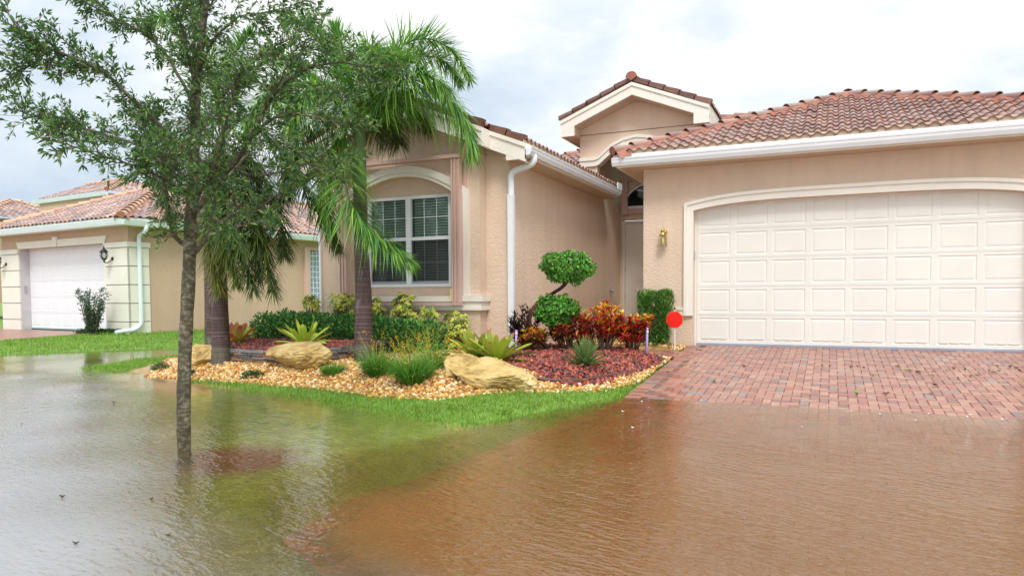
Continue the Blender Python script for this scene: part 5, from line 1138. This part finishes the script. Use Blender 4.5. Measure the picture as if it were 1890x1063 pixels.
GOLD = [(.60, .33, .07), (.66, .43, .15), (.50, .23, .04), (.72, .56, .30), (.42, .18, .04), (.62, .38, .10), (.74, .62, .42), (.34, .14, .04), (.55, .27, .05)]
P_ = area_pts(52000, (-11.4, -2.3, 6.4, 12.9), lambda P: (sdf(P, GARDEN) > -.03 - .06*RNG.random(len(P))) & (sdf(P, RAISED) < -.02) & (sdf(P, REDBED) < .02) & off_house(P) & off_path(P)); n = len(P_)
q = MB(); scatter(q, np.column_stack([P_, terrain(P_) + RNG.uniform(-.004, .016, n)]), RNG.uniform(.012, .031, n), pick(GOLD, n, .12), (1.15, 1, .75), .07); g_ = q.build('gravel', M['stone'], smooth=True); kind(g_, 'stuff', 'wet golden gravel round the boulders'); print('gravel', n)
LAVA = [(.27, .045, .03), (.36, .08, .045), (.18, .03, .025), (.42, .13, .07), (.07, .04, .045), (.31, .06, .04)]
for nm, poly, bx, cnt in (('lava_rock_mulch', REDBED, (-5.2, -2.2, 7.4, 11.6), 16000), ('red_bark_mulch', RAISED, (-10.4, -4.9, 8.2, 11), 16000)):
    P_ = area_pts(cnt, bx, lambda P: (sdf(P, poly) > -.04*RNG.random(len(P))) & off_house(P) & off_path(P)); n = len(P_)
    q = MB(); scatter(q, np.column_stack([P_, terrain(P_) + RNG.uniform(-.004, .028, n)]), RNG.uniform(.014, .036, n), pick(LAVA, n, .2), (1.3, .9, .6), .22); kind(q.build(nm, M['lava']), 'stuff', 'red lava rock mulch'); print(nm, n)
def boulder(name, label, c_, size, rotz, seed, ncut=16, tilt=0., shear=0., taper=0., faces=()):
    """a boulder chipped flat on many sides, then weathered"""
    rg = np.random.default_rng(int(seed*10)); V = BV.copy(); nz = lambda v, s_, sd_: mnoise.noise(Vector((v[0]*s_ + sd_, v[1]*s_ - sd_, v[2]*s_ + 2*sd_)))
    V = V*(1 + .16*np.array([nz(v, 1.2, seed) for v in V]))[:, None]
    for _ in range(ncut):
        n_ = unit(rg.normal(size=3)); h = rg.uniform(.60, .88); over = np.maximum(V @ n_ - h, 0); V = V - n_*over[:, None]*.93
    for n_, h in faces: n_ = unit(A3(*n_)); V = V - n_*np.maximum(V @ n_ - h, 0)[:, None]*.95
    if taper: V = V*np.stack([1 - taper*np.clip(-V[:, 2] + .15, 0, 1), 1 - taper*.6*np.clip(-V[:, 2] + .15, 0, 1), np.ones(len(V))], 1)
    d_ = np.array([.05*nz(v, 3.1, seed + 4) - .07*max(0, .12 - abs(nz(v*A3(1, 1, 2.4), 2.2, seed + 8))) *4 + .030*nz(v, 8, seed) + .016*nz(v, 19, seed) for v in V]); V = V*(1 + d_[:, None])
    V[:, 0] += shear*V[:, 2]; V = V*A3(*size); ct, s_t = math.cos(tilt), math.sin(tilt); V = V @ np.array([[ct, 0, -s_t], [0, 1, 0], [s_t, 0, ct]]).T; ca, sa = math.cos(rotz), math.sin(rotz); V = V @ np.array([[ca, -sa, 0], [sa, ca, 0], [0, 0, 1]]).T + A3(*c_)
    q = MB(); q.add(V, [BF]); return tag(q.build(name, M['rock'], loc=tuple(c_)), label, 'boulder', 'sandstone boulders in the gravel')
p = spot(530, 686); boulder('boulder', 'wide yellow boulder with an undercut base in the middle of the gravel', p + A3(0, .25, .20), (.66, .40, .30), -YAW*.9, 4.3, 10, .0, 0, .34, [((.05, -.25, 1), .52), ((0, -.85, -.6), .62), ((-1, -.2, .25), .82), ((1, -.3, .1), .80)])
p = spot(362, 670); boulder('boulder', 'pale rounded boulder partly hidden by the slim tree trunk', p + A3(0, .12, .10), (.46, .32, .23), -.4, 8.4, 14)
p = spot(893, 712); boulder('boulder', 'slanting yellow slab boulder at the corner of the red rock bed', p + A3(.0, .22, .11), (.66, .42, .23), -.25, 5.7, 12, -.18, .25, 0, [((-.25, -.55, .9), .50), ((.9, -.5, .1), .72)])
p = spot(824, 704); boulder('boulder', 'dark stained rock leaning on the left end of the slanting slab boulder', p + A3(.05, .34, .09), (.36, .28, .22), .3, 12.2, 14)
# dry stacked stone wall
wl = np.array([A3(x - .01, y - .05, float(terrain((x - .03, y - .16))[0])) for x, y in RAISED[:8]]); W_ = crspline(wl, 200); q = MB(); SLC = [(.13, .085, .06), (.20, .12, .075), (.085, .08, .08), (.26, .16, .10), (.16, .14, .125), (.30, .20, .13), (.24, .11, .06)]
lens = np.concatenate([[0], np.cumsum(np.linalg.norm(np.diff(W_[:, :2], axis=0), axis=1))])
for lay_ in range(6):
    s_ = RNG.uniform(-.1, 0)
    while s_ < lens[-1]:
        ln = RNG.uniform(.12, .34); i = np.interp([max(s_, 0), min(s_ + ln, lens[-1])], lens, np.arange(200)).astype(int); a, b_ = W_[i[0]], W_[i[1]]
        if np.linalg.norm(b_-a) > .03:
            d_ = unit((b_-a)*A3(1, 1, 0)); nn = A3(-d_[1], d_[0], 0); j = RNG.uniform(-.018, .018); h0 = lay_*.044 + RNG.uniform(-.004, .004); h1 = lay_*.044 + .041 + RNG.uniform(-.006, .003); zz = min(a[2], b_[2]) - .03
            A_, B_ = a + d_*.003, b_ - d_*.003; pts = [A_ + nn*j, B_ + nn*(j + RNG.uniform(-.008, .008)), B_ + nn*.16, A_ + nn*.16]
            bot = [A3(p_[0], p_[1], zz + h0) for p_ in pts]; V = np.array(bot + [A3(p_[0], p_[1], zz + h1) for p_ in pts]); V += RNG.normal(0, .004, V.shape)
            col_ = A3(*SLC[RNG.integers(len(SLC))])*RNG.uniform(.7, 1.3) if lay_ < 5 else A3(.20, .20, .20)*RNG.uniform(.8, 1.2)
            q.add(V, [(3, 2, 1, 0), (4, 5, 6, 7), (0, 1, 5, 4), (1, 2, 6, 5), (2, 3, 7, 6), (3, 0, 4, 7)], col_)
        s_ += ln
tag(q.build('stone_wall', M['slate'], loc=tuple(wl[4])), 'low dry stacked slate wall edging the raised mulch bed', 'wall')
ed_ = np.array([spot(x, y) + A3(0, 0, .025) for x, y in ((952, 693), (975, 699), (1003, 705), (1035, 707), (1070, 706), (1105, 701), (1140, 695), (1170, 690))]); q = MB(); q.tube(crspline(ed_, 40), .028, 8); tag(q.build('bed_edging', M['edging'], smooth=True, loc=tuple(ed_[3])), 'brown rubber edging along the front of the red rock bed', 'edging')

# ------------------------------------------------------------------ grass
def lawn(n, box, ok, hgt, wid, cols, tips):
    P_ = area_pts(n, box, ok); z = terrain(P_); n = len(P_); q = MB(); h_ = hgt*RNG.uniform(.5, 1.15, n)
    k_ = z + h_ > .003; P_, z, h_ = P_[k_], z[k_], h_[k_]; n = len(P_); pat = np.array([mnoise.noise(Vector((x*1.3, y*1.3, 3.))) + .5*mnoise.noise(Vector((x*6, y*6, 9.))) for x, y in P_])
    h_ = h_*(1 + .35*pat); ci, ti = pick(cols, n, .2), pick(tips, n, .2); yl = (RNG.random(n) < .10 + .10*pat)[:, None]; ci = np.where(yl, ci*A3(1.5, 1.02, 1.2), ci)*(1 - .22*pat)[:, None]; ti = np.where(yl, A3(.42, .44, .12), ti)*(1 - .22*pat)[:, None]
    D_ = np.stack([RNG.normal(0, .38, n), RNG.normal(0, .38, n), np.ones(n)], 1)
    strips(q, np.column_stack([P_, z - .01]), D_, h_, wid, RNG.uniform(0, .45, n), ci, ti, 3, prof=lambda t: 1 - t*t*.9); print('grass', n); return q
GRC, GRT = [(.15, .31, .028), (.20, .37, .038), (.115, .25, .022)], [(.30, .47, .07), (.37, .54, .11), (.24, .40, .055)]
ok1 = lambda P: (sdf(P, TIP) < .05*RNG.random(len(P))) & (sdf(P, SHORE) > -.50 + .50*RNG.random(len(P))**.6) & (sdf(P, GARDEN) < .04*RNG.random(len(P))) & (P[:, 0] < edge_x(P[:, 1]) + .01) & ~((P[:, 0] > -9.1) & (P[:, 1] > 11))
kind(lawn(150000, (-13, -2.2, 5.2, 11.5), ok1, .085, .0075, GRC, GRT).build('lawn_grass', M['grass']), 'stuff', 'bright green lawn grass standing in the edge of the water')
def ok2(P):
    u, v = P @ UN[:2], P @ VN[:2]; return (sdf(P, SHORE) > -.2 + .2*RNG.random(len(P))) & ~((u < -21.7) & (u > -28.95) & (v < 12.7)) & ~((u < NU0 + .08) & (v > NV0 - .06)) & (P[:, 0] < -8.9 + .0*P[:, 1])
kind(lawn(190000, (-34, -8.8, 9.5, 30), ok2, .12, .013, GRC, GRT).build('lawn_grass', M['grass']), 'stuff', 'bright green lawn grass before the house on the left')
ok3 = lambda P: np.abs(sdf(P, GARDEN)) < .05*RNG.random(len(P)) 
# ------------------------------------------------------------------ small things
sg = thing('yard_sign', 'plain red octagon sign on a thin stake by the garage wall', 'sign', (-2.445, 12.30, .30)); a8 = np.arange(8)*pi/4 + pi/8
oc8 = lambda r_, y_: [(-2.445 + r_*math.cos(a), y_, .81 + r_*math.sin(a)) for a in a8]
q = MB(); q.prism(oc8(.148, 12.30), (0, .006, 0)); q.build('panel', M['red'], sg); q = MB(); q.prism(oc8(.154, 12.307), (0, .006, 0)); q.build('yellow_rim', M['yellow'], sg)
q = MB(); q.tube([(-2.445, 12.325, .15), (-2.445, 12.325, .985)], .009, 6); q.build('stake', M['white'], sg); q = MB(); q.tube([(-2.445, 12.325, .985), (-2.445, 12.325, 1.02)], .014, 6); q.build('stake_tip', M['dark'], sg)
for px, py, h_, lab in ((1193, 657, .44, 'thin lilac pipe with a white collar standing in front of the clipped bush'), (952, 650, .34, 'thin lilac pipe at the foot of the white downspout')):
    b = spot(px, py); t_ = thing('lilac_pipe', lab, 'pipe', tuple(b), 'lilac pipes in the bed'); q = MB(); q.tube([b - A3(0, 0, .1), b + A3(.012, 0, h_)], .019, 10); q.build('pipe', M['lilac'], t_, True); q = MB(); q.tube([b + A3(.0095, 0, h_*.80), b + A3(.0105, 0, h_*.87)], .0235, 10); q.build('collar', M['white'], t_, True)
def litter(name, pts, col, size, label, cat, grp, z_=None):
    m_ = plain(name + '_paint', col, .45, .2, 40); src = None
    for px, py in pts:
        if z_ is None: p = onz(px, py, .15); 
        else: p = onz(px, py, z_)
        if z_ is None:
            for _ in range(30): p = onz(px, py, float(drive_z(p[1])))
            p = p + A3(0, 0, .006)
        if src is None:
            q = MB(); k = 7; V = [(0, 0, 0)] + [(size*math.cos(a)*(1 + .3*math.cos(2*a)), size*.6*math.sin(a), .004 + .008*abs(math.cos(a))) for a in np.linspace(0, 2*pi, k, endpoint=False)]
            V2 = [(x, y, z - .0025) for x, y, z in V]; q.add(np.array(V + V2), [(0, 1+i, 1+(i+1) % k) for i in range(k)] + [(8, 9+(i+1) % k, 9+i) for i in range(k)] + [(1+i, 9+i, 9+(i+1) % k, 1+(i+1) % k) for i in range(k)]); src = q.build(name, m_); o = src
        else: o = src.copy(); COL.objects.link(o)
        o.location = tuple(p); o.rotation_euler = (RNG.normal(0, .12) if z_ is None else 0, RNG.normal(0, .12) if z_ is None else 0, RNG.uniform(0, 6)); s_ = RNG.uniform(.6, 1.4); o.scale = (s_, s_, s_); tag(o, label, cat, grp)
S4 = lambda l: [(1400 + x/3.857, 620 + y/3.857) for x, y in l]; S3 = lambda l: [(1130 + x/5.907, 620 + y/5.907) for x, y in l]
litter('brown_leaf', S4([(655, 222), (705, 216), (750, 228), (990, 216), (1080, 246), (1130, 258), (1240, 255), (1388, 232), (1470, 240), (1510, 288), (1560, 280), (1605, 270), (1668, 260), (1710, 250), (1790, 220), (1835, 230), (1857, 245), (908, 413), (1255, 350), (1230, 415), (455, 213), (510, 215), (1420, 300), (1640, 245), (1700, 215)]) + S3([(912, 293), (1437, 330)]), (.13, .035, .02), .028, 'brown fallen leaf on the dry pavers of the driveway', 'leaf', 'brown leaves on the driveway')
litter('green_leaf', S4([(1055, 243), (1150, 255), (1340, 247), (685, 337), (705, 408), (815, 280), (1240, 283)]) + S3([(803, 320), (610, 398), (362, 482), (1108, 497)]), (.16, .38, .03), .026, 'green fallen leaf on the dry pavers of the driveway', 'leaf', 'green leaves on the driveway')
litter('white_petal', [(1198, 752), (1294, 739), (1410, 747), (1565, 760), (1572, 759), (1790, 766), (1784, 770), (1851, 775), (1858, 773), (1480, 788), (1150, 760), (1168, 790), (1185, 742), (1625, 765), (1690, 777), (1715, 764)], (.85, .82, .84), .012, 'white petal floating on the water at the edge of the driveway', 'petal', 'white petals on the water', .004)
litter('floating_leaf', [(210, 743), (100, 712), (115, 917), (280, 921), (310, 988), (140, 1003), (40, 782), (470, 870)], (.09, .06, .03), .012, 'dark fallen leaf floating on the open flood water', 'leaf', 'leaves afloat on the flood water', .004)
q = MB(); A_, B_ = at(-80, 207, 40), at(420, 214, 40); q.tube([A_*(1-f) + B_*f - A3(0, 0, 4*.25*f*(1-f)) for f in np.linspace(0, 1, 16)], .012, 5); tag(q.build('overhead_wire', M['dark'], loc=tuple(A_)), 'thin overhead wire crossing the sky behind the slim tree at far left', 'wire')
